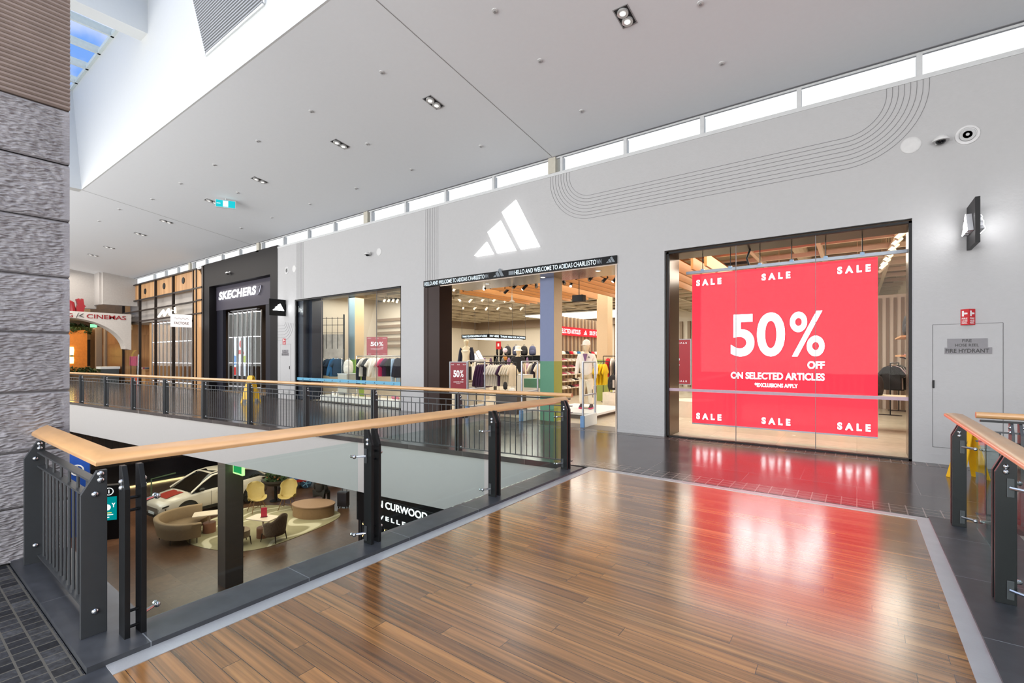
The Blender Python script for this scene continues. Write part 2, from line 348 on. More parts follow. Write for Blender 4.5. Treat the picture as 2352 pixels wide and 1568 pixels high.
# ceiling with the skylight opening
def slope(x0, x1, y0, y1): return MB().add([(x, y, zc(y) + k) for k in (0, .35) for x, y in ((x0, y0), (x1, y0), (x1, y1), (x0, y1))], [(0, 3, 2, 1), (4, 5, 6, 7), (0, 1, 5, 4), (1, 2, 6, 5), (2, 3, 7, 6), (3, 0, 4, 7)])
b = slope(-20, 9.3, 4.06, 9.48); b2 = slope(-36, -20, -8.3, 9.48); b.add(b2.v, b2.f)
st('ceiling', b, ceil_white)
seam = M('ceiling_joint', '8f8f8f', .8)
b = MB()
for xs_, xe, y0, y1 in ((-5.72, -5.72, 4.06, 9.44), (-19.9, -20.25, 4.06, 9.44)):
    b.bar((xs_, y0, zc(y0) - .001), (xe, y1, zc(y1) - .001), .012, .006)
st('trim_5', b, seam)
b = MB().prism([(-19.85, 6.9), (9.3, 6.9), (9.3, 10.4), (-20.95, 10.4)], 0, .3, Matrix(((1, 0, 0, 0), (0, 0, 1, 4.05), (0, 1, 0, 0), (0, 0, 0, 1))))
st('wall_upstand', b, M('upstand_white', 'cdcfce', .6, var=.01))
b = MB().add([(-19.85, 4.06, 6.9), (-19.85, -4.2, 6.9), (-20.95, -4.2, 10.4), (-20.95, 4.06, 10.4), (-20.2, 4.06, 6.9), (-20.2, -4.2, 6.9), (-21.3, -4.2, 10.4), (-21.3, 4.06, 10.4)], [(0, 1, 2, 3), (4, 7, 6, 5), (0, 4, 5, 1), (3, 2, 6, 7), (0, 3, 7, 4), (1, 5, 6, 2)])
st('wall_upstand_end', b, M('upstand_white'))
st('wall_upstand_back', MB().box(-20.9, 9.3, -4.5, -4.2, 6.0, 10.4), panel_white)
st('ceiling_back', MB().box(-20, 9.3, -8.3, -4.5, 6.0, 6.3), ceil_white)
st('wall_back', MB().box(-36, 9.3, -8.6, -8.3, LOW, 8.6), M('back_wall', '9a9895', .8))
st('wall_right', MB().box(9.0, 9.3, -8.6, 9.75, LOW, 10.4), M('side_wall', 'a8a6a3', .8))
# skylight
bar_m = M('skylight_bar', 'c9d2d0', .5)
t = thing('skylight_beam', 'deep white beam crossing under the glass skylight', 'beam', (-14.15, 4.06, 9.45)); t['kind'] = 'structure'
MB().box(-14.38, -13.92, -4.2, 4.06, 9.45, 10.38).box(-14.5, -13.8, -4.2, 4.06, 10.38, 10.45).build('web', panel_white, t, world=True)
b = MB()
for i in range(22): b.box(-20.75 + i * 1.25 + .4, -20.67 + i * 1.25 + .4, -4.2, 4.06, 10.4, 10.6)
b.box(-21, 9.3, 3.98, 4.06, 10.4, 10.5)
sk = st('window_skylight', b, bar_m)
MB().box(-21, 9.3, -4.2, 4.06, 10.52, 10.54).build('pane', glass('skylight_glass', (.97, .99, 1.0), .25), sk)
# return-air grille on the upstand wall
t = thing('return_air_grille', 'slanted grey louvred air grille on the white skylight wall', 'grille', (-9.9, 4.05, 7.64))
XZ = lambda y: Matrix(((1, 0, 0, 0), (0, 0, 1, y), (0, 1, 0, 0), (0, 0, 0, 1)))
gp = [(-10.55, 7.645), (-8.2, 7.645), (-8.2, 9.9), (-11.58, 9.9)]
MB().prism(gp, -.012, -.002, XZ(4.06)).build('backing', M('grille_backing', '55575a', .7), t, world=True)
b = MB(); z = 7.69
while z < 9.86:
    xl = -10.55 - (z - 7.645) * .4567
    b.bar((xl + .03, 4.03, z), (-8.23, 4.03, z), .035, .028); z += .062
b.build('louvre_blades', M('grille_blade', '9fa1a2', .6), t, world=True)
b = MB()
for p, q in zip(gp, gp[1:] + gp[:1]): b.bar((p[0], 4.04, p[1]), (q[0], 4.04, q[1]), .05, .04, (0, 1, 0))
b.build('frame', panel_white, t, world=True)

# shop wall with three openings
OPEN = [(-16.93, -11.0, 3.72), (-10.0, -4.12, 3.76), (-3.116, .684, 3.72)]
b = MB(); x = -18.19
for a0, a1, h in OPEN:
    b.box(x, a0, WY, WY + .32, 0, 3.76); x = a1
b.box(x, 9, WY, WY + .32, 0, 3.76)
for a0, a1, h in OPEN:
    if h < 3.76: b.box(a0, a1, WY, WY + .32, 3.72, 3.76)
b.box(-18.19, 9, WY, WY + .32, 3.76, 5.8)
st('wall_shopfront', b, wall_white)
b = MB().box(.684, 9, WY - .008, WY, 0, .14).box(-4.12, -3.116, WY - .008, WY, 0, .06)
st('baseboard_shopfront', b, wall_white)
# wall grooves as raised beads, their shade put into the darker grey
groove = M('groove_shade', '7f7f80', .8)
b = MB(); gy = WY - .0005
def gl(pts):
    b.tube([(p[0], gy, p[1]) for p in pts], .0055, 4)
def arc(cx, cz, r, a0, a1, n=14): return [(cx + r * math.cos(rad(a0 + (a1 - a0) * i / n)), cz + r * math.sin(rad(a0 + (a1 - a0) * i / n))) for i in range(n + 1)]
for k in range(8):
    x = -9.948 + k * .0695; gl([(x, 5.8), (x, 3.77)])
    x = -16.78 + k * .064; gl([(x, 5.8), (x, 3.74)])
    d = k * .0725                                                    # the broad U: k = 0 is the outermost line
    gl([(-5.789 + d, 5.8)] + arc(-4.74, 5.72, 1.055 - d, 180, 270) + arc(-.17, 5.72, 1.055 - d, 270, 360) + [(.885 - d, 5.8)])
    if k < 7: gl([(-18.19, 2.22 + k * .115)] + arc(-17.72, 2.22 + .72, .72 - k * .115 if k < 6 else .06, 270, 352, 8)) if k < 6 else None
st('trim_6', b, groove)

# clerestory above the shop wall
frame_lt = M('window_frame', 'c3c5c6', .5)
b = MB().box(-36, 9, WY - .01, WY + .22, 5.8, 5.87).box(-36, 9, WY + .02, WY + .07, 6.20, 6.24)
MX = [4.0, 2.38, .77, -.803, -2.397, -3.953, -7.503, -9.192, -10.834, -14.457, -16.07, -17.77, -21.4, -23.1, -24.8, -28.2, -29.9, -31.6]
for x in MX: b.box(x - .035, x + .035, WY + .01, WY + .14, 5.87, 6.2)
for x in (-5.5, -12.45, -19.45, -26.3, 5.6): b.box(x - .03, x + .03, WY + .01, WY + .14, 5.87, 6.2)
cw = st('window_clerestory', b, frame_lt)
opal = glass('clerestory_glass', (.97, .98, .98), .2)
xs = sorted(MX + [-5.5, -12.45, -19.45, -26.3, 5.6, -34, 9])
for p, q in zip(xs, xs[1:]): MB().box(p + .035, q - .035, WY + .1, WY + .11, 5.87, 6.185).build('pane', opal, cw)
b = MB()
for x in (-5.74, -12.68, -19.72, -26.6): b.box(x - .1, x + .1, WY - .02, WY + .25, 5.87, 6.3)
st('wall_clerestory_columns', b, M('column_cream', 'b5b1a4', .7))
st('trim_7', MB().box(-36, 9, WY - .03, WY + .02, 6.235, 6.26), M('shadow_trim', '77777a', .6))  # grey strip along the ceiling junction

# chiselled stone pillar beside the railing
stone_rough = M('chiselled_stone', '99979b', .85, var=.16, nscale=3.5, bump=.4, bscale=70)
stone_rib = M('ribbed_stone', '8a7b73', .85, var=.12, nscale=6)
PX = -5.27
b = MB(); core = MB()
JO = [LOW + 3.78, 0.0, .424, .854, 1.32, 1.792, 2.248, 2.711, 3.18, 3.63]
core.box(PX - 1.2, PX - .035, -1.6, 1.0, LOW, 8.5)
mnoise.seed_set(3)
for z0, z1, ya, yb, ny, dz in [(p + .006, q - .006, *k) for p, q in zip(JO, JO[1:]) for k in ((.2, 1.0, 80, .0036), (-1.6, .2, 110, .007))]:
    nz = max(8, int((z1 - z0) / dz)); vs_ = []
    for i in range(nz + 1):
        for j in range(ny + 1):
            yy = ya + (yb - ya) * j / ny; zz = z0 + (z1 - z0) * i / nz
            e = min(1, min(zz - z0, z1 - zz) / .012)
            q = V((z0 * 3.1, yy * 24, zz * 105 + 2.2 * mnoise.noise(V((yy * 7, zz * 7, 1))) + 1.2 * mnoise.noise(V((yy * 22, zz * 22, 2)))))
            d = .015 * mnoise.noise(q) + .008 * mnoise.noise(q * 2.1) + .006 * mnoise.noise(V((yy * 7, zz * 7, 4)))
            if yy > .955: d = .002 * mnoise.noise(q); 
            vs_.append((PX + (d + .006) * e - .012 * (1 - e), yy, zz))
    W_ = ny + 1
    fs = [(i * W_ + j, i * W_ + j + 1, (i + 1) * W_ + j + 1, (i + 1) * W_ + j) for i in range(nz) for j in range(ny)]
    b.add(vs_, fs)
    core.box(PX - .035, PX - .012, -1.6, .999, z0, z1)
pl = st('wall_pillar', core, stone_rough); b.build('chiselled_facing', stone_rough, pl, smooth='all')
b = MB(); z = 3.64
while z < 7:
    b.tube([(PX - .008, -1.6, z + .016), (PX - .008, 1.003, z + .016)], .018, 6); z += .037
b.box(PX - .035, PX - .008, -1.6, 1.0, 3.636, 7).build('ribbed_cladding', stone_rib, pl)

# ================================================================== RAILINGS
pane_glass = glass('balustrade_glass', (.90, .955, .945), .75)
def sweep(sections):
    mb = MB(); n = len(sections[0])
    for s_ in sections: mb.v += [tuple(p) for p in s_]
    for i in range(len(sections) - 1):
        for k in range(n): mb.f.append((i * n + k, i * n + (k + 1) % n, (i + 1) * n + (k + 1) % n, (i + 1) * n + k))
    mb.f += [tuple(range(n))[::-1], tuple((len(sections) - 1) * n + k for k in range(n))]
    return mb
def rail_section(F, B, th=.03):
    """cross-section of a flat timber handrail between its front edge F and back edge B (top face)"""
    F, B = V(F), V(B); d = B - F; dn = V((0, 0, -1))
    return [F + d * .05, F + d * .5 + V((0, 0, .006)), B - d * .05, B + dn * th * .3, B + dn * th * .8, B - d * .08 + dn * th, F + d * .08 + dn * th, F + dn * th * .8, F + dn * th * .3]
def flat_post(x0, x1, y, t, z0, ztop, side, mb):
    """an upright steel flat lying across x, its top cut back on the walking side"""
    xs_ = (x0, x1) if side < 0 else (x1, x0)          # xs_[1] is the walking side
    k = (x1 - x0) * .55 * (-1 if side < 0 else 1)
    poly = [(xs_[0], z0), (xs_[1], z0), (xs_[1], ztop - .125), (xs_[1] + k, ztop), (xs_[0], ztop)]
    mb.prism(poly, -t / 2, t / 2, Matrix(((1, 0, 0, 0), (0, 0, 1, y), (0, 1, 0, 0), (0, 0, 0, 1))))
def dome(mb, p, d, r=.014):
    d = V(d).normalized(); q = d.to_track_quat('Z', 'Y').to_matrix().to_4x4(); q.translation = V(p)
    mb.lathe([(r * 1.1, 0), (r * 1.1, r * .25), (r * .95, r * .5), (r * .6, r * .85), (1e-4, r)], 10, (0, 0, 0), q)
def bolts(po, spots, r=.015):
    for p, d in spots:
        mb = MB(); dome(mb, p, d, r); mb.build('bolt', chrome, po, smooth=True, world=True)
def glass_rail(t, posts, xf, side, glass_x, ends, zg=(.042, .885), wpost=.1, last_clip=True):
    """pairs of steel flats with glass panes between them; side = -1 when the walkers are on the +x side"""
    for y in posts:
        mb = MB(); x = xf(y); x0, x1 = (x - wpost, x) if side < 0 else (x, x + wpost)
        flat_post(x0, x1, y - .038, .026, .02, .985, side, mb); po = mb.build('post', black_steel, t, world=True, bevel=.002)
        mb = MB(); flat_post(x0, x1, y + .038, .026, .02, .985, side, mb); po2 = mb.build('post', black_steel, t, world=True, bevel=.002)
        xm = (x0 + x1) / 2
        for z in (.16, .07, .80, .73): MB().tube([(xm, y - .03, z), (xm, y + .03, z)], .009, 8).build('spacer_rod', black_steel, po, smooth=True, world=True)
        for s_ in (-1, 1): bolts(po if s_ < 0 else po2, [((xm, y + s_ * .051, z), (0, s_, 0)) for z in (.90, .865)])
        for s_ in (-1, 1):
            if not (ends[0] < y + s_ * .3 < ends[1]): continue
            xo = glass_x(y)
            for z in (.115, .765):
                mb = MB(); mb.cbox((xm + side * .02, y + s_ * .055, z), .034, .008, .12)
                fx = mb.build('glass_clamp', grey_steel, po if s_ < 0 else po2, world=True, bevel=.002)
                mb = MB(); mb.tube([(xm + side * .02, y + s_ * .055, z), (xo - side * .012, y + s_ * .13, z)], [.012, .009], 8); mb.sph((xo - side * .02, y + s_ * .135, z), .017, 10)
                mb.sph((xo + side * .018, y + s_ * .135, z), .014, 8)
                mb.build('glass_fixing', chrome, po if s_ < 0 else po2, smooth=True, world=True)
    ys = [ends[0]] + list(posts) + [ends[1]]
    for p, q in zip(ys, ys[1:]):
        if q - p < .4: continue
        p += .09 if p in posts else 0; q -= .09 if q in posts else 0
        xa, xb = glass_x(p), glass_x(q)
        mb = MB().add([(xa - .006, p, zg[0]), (xb - .006, q, zg[0]), (xb - .006, q, zg[1]), (xa - .006, p, zg[1]), (xa + .006, p, zg[0]), (xb + .006, q, zg[0]), (xb + .006, q, zg[1]), (xa + .006, p, zg[1])], [(0, 1, 2, 3), (7, 6, 5, 4), (0, 4, 5, 1), (1, 5, 6, 2), (2, 6, 7, 3), (3, 7, 4, 0)])
        mb.build('glass_pane', pane_glass, t, world=True)

# --- bridge balustrade with its return to the pillar
t = thing('balustrade', 'glass balustrade with flat blond timber handrail along the left edge of the timber bridge', 'railing', (-3.4, 3.4, 0))
sweep([rail_section((PX + .012, .775, 1.003), (PX + .012, .87, 1.055)), rail_section((-3.5, .775, 1.0), (-3.595, .87, 1.052)), rail_section((-3.36, 6.0, .967), (-3.455, 6.06, 1.022))]).build('handrail', timber, t, world=True, smooth=50)
xf = lambda y: -3.28 + .006 * (y - .9)
glass_rail(t, [.9, 2.54, 4.2, 5.80], xf, -1, lambda y: -3.412 + .006 * (y - .9), (.9, 5.80))
# picket return: posts across the rail, bars and balusters
for x in (-3.49, -5.07):
    mb = MB(); poly = [(.705, .03), (.82, .03), (.82, .955), (.775, .955), (.705, .83)]
    mb.prism(poly, x - .010, x + .018, Matrix(((0, 0, 1, 0), (1, 0, 0, 0), (0, 1, 0, 0), (0, 0, 0, 1))))
    po = mb.build('post', grey_steel, t, world=True, bevel=.002)
    bolts(po, [((x + .018, y, z), (1, 0, 0)) for y, z in ((.79, .935), (.79, .90), (.765, .825), (.765, .165))], .016)
for z in (.87, .765, .085): MB().bar((-3.5, .80, z), (-5.06, .80, z), .05, .012).build('picket_bar', grey_steel, t, world=True)
for i in range(14):
    x = -3.57 - i * .108
    MB().tube([(x, .80, .085), (x, .80, .765 if i % 2 else .87)], .0085, 8).build('baluster', grey_steel, t, world=True, smooth=True)

# --- right-hand balustrade
t = thing('balustrade', 'glass balustrade with flat timber handrail along the right edge of the timber bridge', 'railing', (.8, 3.4, 0))
sweep([rail_section((.69, 6.25, 1.046), (.825, 6.22, 1.05)), rail_section((.69, -.9, 1.046), (.825, -.9, 1.05))]).build('handrail', timber, t, world=True, smooth=50)
glass_rail(t, [6.05, 4.35, 2.65, .95], lambda y: .72, 1, lambda y: .885, (.95, 6.05))
# --- picket railings along the walkway
def picket_rail(t, A, B, off, posts, zs=(.05, .767, .866, 1.005), near=100, carrier=True):
    A, B = V(A), V(B); d = (B - A); Ln = d.length; d.normalize(); nrm = V((-d.y, d.x, 0))
    P_ = lambda s_, z, o=0: A + d * s_ + nrm * o + V((0, 0, z))
    MB().tube([P_(0, zs[3] + .02), P_(Ln, zs[3] + .02)], .032, 12).build('handrail', timber, t, world=True, smooth=True)
    MB().bar(P_(.03, zs[3] - .035), P_(Ln, zs[3] - .035), .03, .02).build('handrail_carrier', black_steel, t, world=True)
    for k in (0, 1, 2): MB().bar(P_(0, zs[k]), P_(Ln, zs[k]), .045, .012).build('picket_bar', grey_steel, t, world=True)
    cuts = []
    for s_ in posts:
        for o in (-.03, .03):
            poly = [(-.055, 0), (.055, 0), (.055, .96), (0, .96), (-.055, .85)]
            c = P_(s_ + o, 0, .0); mb = MB()
            mb.prism(poly, -.011, .011, Matrix(((nrm.x, 0, d.x, c.x), (nrm.y, 0, d.y, c.y), (0, 1, 0, 0), (0, 0, 0, 1))))
            po = mb.build('post', grey_steel, t, world=True)
            bolts(po, [(P_(s_ + o * 1.37, z, -.01), d * (1 if o > 0 else -1)) for z in (.92, .875, .767, .06)], .017)
        cuts.append(s_)
    n = int(Ln / .1); rest = MB(); cnt = 0
    for i in range(n):
        s_ = .07 + i * .1
        if any(abs(s_ - c) < .05 for c in cuts) or s_ > Ln: continue
        p = (P_(s_, zs[0]), P_(s_, zs[2] if i % 2 else zs[1]))
        if cnt < near: MB().tube(p, .007, 6).build('baluster', grey_steel, t, world=True, smooth=True)
        else: rest.tube(p, .007, 6)
        cnt += 1
    if rest.v: rest.build('balusters', grey_steel, t, world=True, smooth=True)['kind'] = 'stuff'
t = thing('picket_railing', 'long dark picket railing with round timber handrail along the far walkway edge', 'railing', (-13, fy(-13) + .03, 0))
A_ = (-3.42, fy(-3.42) + .04, 0); B_ = (-24.4, fy(-24.4) + .04, 0)
picket_rail(t, A_, B_, 0, [2.1, 4.12, 6.17, 8.25, 10.3, 12.35, 14.35, 16.3, 18.3, 20.3])
t = thing('picket_railing', 'short dark picket railing with round timber handrail behind the right balustrade', 'railing', (4, 6.6, 0))
picket_rail(t, (.95, 6.48, 0), (8.9, 6.62, 0), 0, [.28, 2.3, 4.3, 6.3])

# ================================================================== SHOP FRONTS
bronze = M('bronze_metal', '2b1b17', .42, 0, spec=.18, var=.08, nscale=3)
bronze_lt = M('bronze_lining', '5a4a3d', .22, .85, var=.1, nscale=2)
black_m = M('black_paint', '0f0f11', .45, var=.05, spec=.25)
navy_m = M('dark_navy_panel', '1b2130', .35, var=.05)
win_glass = glass('shop_glass', (.97, .985, .985), .18)
lit_white = emit('lit_white', 'ffffff', 1.6)
lit_logo = emit('lit_logo', 'ffffff', 1.25)
lit_blade = emit('lit_blade_logo', (1, 1, 1), 20.0)
def window(n, x0, x1, h, seams, frame_m, film_z, film_m, y=WY + .06):
    b = MB()
    b.box(x0, x0 + .035, WY + .02, WY + .1, 0, h).box(x1 - .035, x1, WY + .02, WY + .1, 0, h).box(x0, x1, WY + .02, WY + .1, h - .035, h).box(x0, x1, WY + .02, WY + .1, 0, .025)
    w = st('window_%d' % n, b, frame_m)
    xs = [x0 + .03] + seams + [x1 - .03]
    for p, q in zip(xs, xs[1:]): MB().box(p + .003, q - .003, y, y + .012, .02, h - .03).build('glass_pane', win_glass, w)
    for p in seams: MB().box(p - .005, p + .005, y - .003, y + .015, .02, h - .03).build('silicone_joint', M('joint_grey', '6a6466', .5), w)
    if film_m: MB().box(x0 + .03, x1 - .03, y - .004, y - .001, film_z[0], film_z[1]).build('safety_film', film_m, w)
    return w
w1 = window(1, -3.07, .68, 3.69, [-1.809, -.566], black_m, (.92, .975), M('mauve_film', 'b29aa6', .5))
w2 = window(2, -16.9, -11.02, 3.70, [-15.27, -13.69, -12.23], black_m, (.735, .836), M('blue_film', '63a6c6', .5))
b = MB()
for i in range(12): logo((-16.5 + i * .46, WY + .054, .757), .075, b)
b.build('film_logos', M('film_logo_ink', '2a4a5c', .5), w2)
# linings inside the openings
b = MB().box(-3.11, -3.05, WY + .1, WY + .75, 0, 3.7).box(.66, .72, WY + .1, WY + .75, 0, 3.7).box(-3.11, .72, WY + .1, WY + .75, 3.66, 3.72)
st('trim_8', b, bronze_lt)
b = MB().box(-16.95, -16.52, WY + .1, WY + .9, 0, 3.72).box(-16.9, -11, WY + .1, WY + .5, 3.68, 3.76)
st('trim_9', b, navy_m)
# doorway portal: dark bronze panel on the left, metal soffit above
b = MB().box(-10.0, -9.84, WY - .03, WY + .32, 0, 3.57).box(-9.835, -9.385, WY - .02, WY + .48, 0, 3.57)
st('door_portal', b, bronze)
st('ceiling_door_soffit', MB().box(-9.385, -4.12, WY, WY + 1.15, 3.56, 3.62).box(-4.16, -4.125, WY - .01, WY + .4, 0, 3.57), M('brushed_soffit', '9c8f84', .2, .8, var=.08, nscale=4))
for k, u in enumerate((1055, 1145, 1252, 1372)):
    p = at(u, [14.6, 13.1, 11.75, 10.75][k]); p.y = WY + .42
    t = thing('recessed_downlight', '%s round downlight from the left in the metal soffit over the shop doorway' % ORD[k], 'downlight', (p.x, p.y, 3.56))
    MB().lathe([(.055, -.006), (.075, -.006), (.075, .0)], 20).build('trim_ring', panel_white, t)
    MB().lathe([(.054, -.0062), (.02, -.004)], 16).build('lens', emit('downlight_lens', (1, .9, .72), 3), t)
st('floor_threshold', MB().box(-9.385, -4.12, WY, WY + .62, -.05, .004), M('threshold_mat', '4f443b', .4))
# scrolling LED sign over the door
t = thing('led_ticker_sign', 'long thin black LED sign with welcome message above the shop doorway', 'sign', (-7.06, WY, 3.59))
MB().box(-10.0, -4.12, WY - .04, WY + .06, 3.585, 3.757).build('screen', M('led_black', '06080c', .35, spec=.15), t, world=True)
led_txt = emit('led_text', (.78, .92, 1), 1.6); led_dim = emit('led_text_dim', (.45, .5, .55), .55)
for x0, x1 in ((-9.96, -7.62), (-6.79, -4.47)):
    k = x1 - x0
    txt('HELLO AND WELCOME TO ADIDAS CHARLESTO', (x0, WY - .042, 3.615), .105, k * .945, led_txt, t, bold=.004, name='lettering')
    txt('WN', (x0 + k * .95, WY - .042, 3.615), .105, k * .05, led_dim, t, bold=.03, name='lettering')
for x in (-7.46, -4.36): logo((x, WY - .043, 3.618), .17 * (2.0 if x < -5 else 1.2), MB()).build('logo', led_dim, t, world=True)
MB().box(-6.97, -6.81, WY - .043, WY - .041, 3.62, 3.715).build('lit_block', led_dim, t, world=True)
# big illuminated logo
t = thing('illuminated_logo', 'large white illuminated three bar logo on the wall above the doorway', 'sign', (-7.05, WY, 4.2))
for i in (0, 1, 2):
    logo((-8.087, WY - .012, 4.205), 2.03, MB(), t=.05, bars=(i,)).build('bar', emit('logo_bar', 'ffffff', 1.5), t, world=True)
# blade signs
def blade(x, label):
    t = thing('blade_sign', label, 'sign', (x, 9.12, 3.14))
    MB().box(x, x + .05, 8.81, 9.43, 3.14, 3.755).build('panel', black_m, t, world=True, bevel=.004)
    MB().box(x + .01, x + .04, 9.4, WY, 3.3, 3.6).build('bracket', black_steel, t, world=True)
    for s_ in (-1, 1):
        xx = x if s_ < 0 else x + .05
        org = (xx, 9.33 if s_ < 0 else 8.91, 3.33); xd = (0, -1, 0) if s_ < 0 else (0, 1, 0)
        body = logo(org, .42, MB(), xd, t=.06).build('logo_body', M('acrylic_side', 'c9cbd0', .4), t, world=True)
        org2 = (xx + s_ * .061, org[1], org[2])
        logo(org2, .42, MB(), xd, t=.004).build('lit_face', lit_blade, body, world=True)
    return t
blade(1.287, 'square black blade sign with glowing white logo right of the red sale screen')
blade(-17.58, 'square black blade sign with glowing white logo beside the dark shoe shop front')
# wall fittings
def disc(x, z, r, name, label, cat):
    t = thing(name, label, cat, (x, WY, z)); X_ = Matrix(((1, 0, 0, 0), (0, 0, -1, 0), (0, 1, 0, 0), (0, 0, 0, 1)))
    MB().lathe([(r * .70, .014), (r * .9, .014), (r, .006), (r, 0)], 36, (0, 0, 0), X_).build('bezel', M('disc_bezel', 'c9c9c9', .5), t, smooth=True)
    MB().lathe([(r * .71, .010), (r * .3, .012), (.004, .012)], 30, (0, 0, 0), X_).build('mesh_cover', M('speaker_cover', 'a6a6a8', .7), t, smooth=True)
def diffuser(x, z, r, label):
    t = thing('air_diffuser', label, 'air vent', (x, WY, z)); X_ = Matrix(((1, 0, 0, 0), (0, 0, -1, 0), (0, 1, 0, 0), (0, 0, 0, 1)))
    MB().lathe([(r * .76, .004), (r * .76, .018), (r * .95, .014), (r, 0)], 40, (0, 0, 0), X_).build('bezel', M('diffuser_white', 'cfcfd0', .5), t, smooth=True)
    MB().lathe([(r * .75, .003), (.003, .003)], 36, (0, 0, 0), X_).build('throat', M('vent_dark', '1d1d1f', .7), t)
    for k in (.62, .38): MB().lathe([(r * k - .014, .022), (r * k, .022), (r * (k + .05), .008), (r * (k + .03), .006)], 36, (0, 0, 0), X_).build('ring', M('diffuser_ring', 'b4b5b6', .45), t, smooth=True)
    MB().lathe([(r * .15, .03), (.003, .032)], 20, (0, 0, 0), X_).build('core', M('diffuser_ring', 'b4b5b6'), t, smooth=True)
def dome_cam(x, z, label, dark=True):
    t = thing('dome_camera', label, 'camera', (x, WY, z))
    MB().box(-.05, .05, -.03, 0, -.03, .09).build('wall_bracket', M('camera_white', 'd4d4d4', .45), t, bevel=.006)
    MB().lathe([(.05, .06), (.075, .045), (.095, .012), (.10, 0), (.098, -.012), (.06, -.014)], 28, (0, -.10, .0)).build('housing', M('camera_white'), t, smooth=True)
    MB().lathe([(.062, -.012), (.055, -.035), (.035, -.055), (.002, -.062)], 22, (0, -.10, 0)).build('dome', M('camera_dome', '101114', .08), t, smooth=True)
disc(.668, 4.84, .125, 'wall_speaker', 'flush round white wall speaker left of the dome camera by the blade sign', 'speaker')
dome_cam(1.0, 4.79, 'white dome security camera on the wall above the sale screen corner')
diffuser(1.298, 4.822, .14, 'round white air diffuser on the wall right of the dome camera')
dome_cam(-12.47, 4.83, 'white dome security camera on the wall above the left shop window')
disc(-12.03, 4.87, .12, 'wall_speaker', 'flush round white wall speaker above the left shop window', 'speaker')
diffuser(-17.48, 4.874, .14, 'round air diffuser on the wall beside the dark shoe shop front')
disc(-16.96, 4.882, .13, 'wall_speaker', 'flush round white wall speaker beside the wall grooves left of the shop', 'speaker')
# fire cupboards with their signs
sign_red = M('sign_red', 'c5242c', .45); sign_white = M('sign_white', 'ececec', .5); plate_m = M('engraved_plate', '7b797d', .5, 0, var=.04); ink = M('sign_ink', '141414', .5)
def fire_cupboard(n, x0, x1, hx, lx):
    b = MB(); w = .004
    for p, q in (((x0, .25), (x1, .25)), ((x1, .25), (x1, 2.08)), ((x1, 2.08), (x0, 2.08)), ((x0, 2.08), (x0, .25))):
        b.bar((p[0], WY - .001, p[1]), (q[0], WY - .001, q[1]), w, .006, (0, 1, 0))
    d = st('door_%d' % n, b, M('door_gap', '4a4a4b', .8))
    MB().box(x0 + .004, x1 - .004, WY - .004, WY + .01, .254, 2.076).build('panel', wall_white, d)
    MB().box(hx - .012, hx + .012, WY - .022, WY - .004, 1.13, 1.25).build('handle', black_m, d, bevel=.005)
    p = MB().box(lx + .03, lx + .455, WY - .012, WY - .004, 1.735, 1.865).box(lx, lx + .5, WY - .012, WY - .004, 1.64, 1.735).build('name_plate', plate_m, d)
    for s_, z, h, w_ in (('FIRE', 1.812, .042, .10), ('HOSE REEL', 1.748, .042, .25), ('FIRE HYDRANT', 1.658, .058, .46)):
        txt(s_, (lx + .24, WY - .0125, z), h, w_, ink, p, align='C', bold=.015, world=False)
fire_cupboard(1, .919, 1.664, .926, 1.052)
fire_cupboard(2, -17.95, -17.2, -17.27, -17.84)
def fire_sign(x, label):
    t = thing('fire_hose_sign', label, 'sign', (x, WY, 2.06))
    for s_ in (-1, 1):
        a = rad(-42 * s_); xd = V((math.cos(a), math.sin(a), 0)); xd = V((.72, -.69 * 1, 0)) if s_ < 0 else V((.72, .69, 0))
        o = V((-.078, -.005, 0)) if s_ < 0 else V((0, -.08, 0)); L_ = .108; nrm = V((-xd.y, xd.x, 0)) * -1
        def P3(k, z): return o + xd * (L_ * k) + V((0, 0, z))
        MB().add([P3(0, 0), P3(1, 0), P3(1, .23), P3(0, .23), P3(0, 0) - nrm * .004, P3(1, 0) - nrm * .004, P3(1, .23) - nrm * .004, P3(0, .23) - nrm * .004], [(0, 1, 2, 3), (7, 6, 5, 4), (0, 4, 5, 1), (2, 6, 7, 3), (1, 5, 6, 2), (0, 3, 7, 4)]).build('sign_face', sign_red, t)
        b = MB(); f = nrm * .0015
        b.add([P3(.18, .125) + f, P3(.42, .125) + f, P3(.42, .205) + f, P3(.18, .205) + f], [(0, 1, 2, 3)])
        b.add([P3(.45, .15) + f, P3(.85, .155) + f, P3(.85, .175) + f, P3(.45, .18) + f], [(0, 1, 2, 3)])
        for q, z, h in (('FIRE', .080, .026), ('HOSE', .047, .022), ('REEL', .018, .022)): txt(q, P3(.16, z) + f, h, L_ * .68, None, None, xd, into=b, bold=.02)
        b.build('hose_symbol_and_lettering', sign_white, t)
fire_sign(1.303, 'red and white folded fire hose reel sign above the right cupboard door')
fire_sign(-17.64, 'red and white folded fire hose reel sign above the cupboard by the shoe shop')

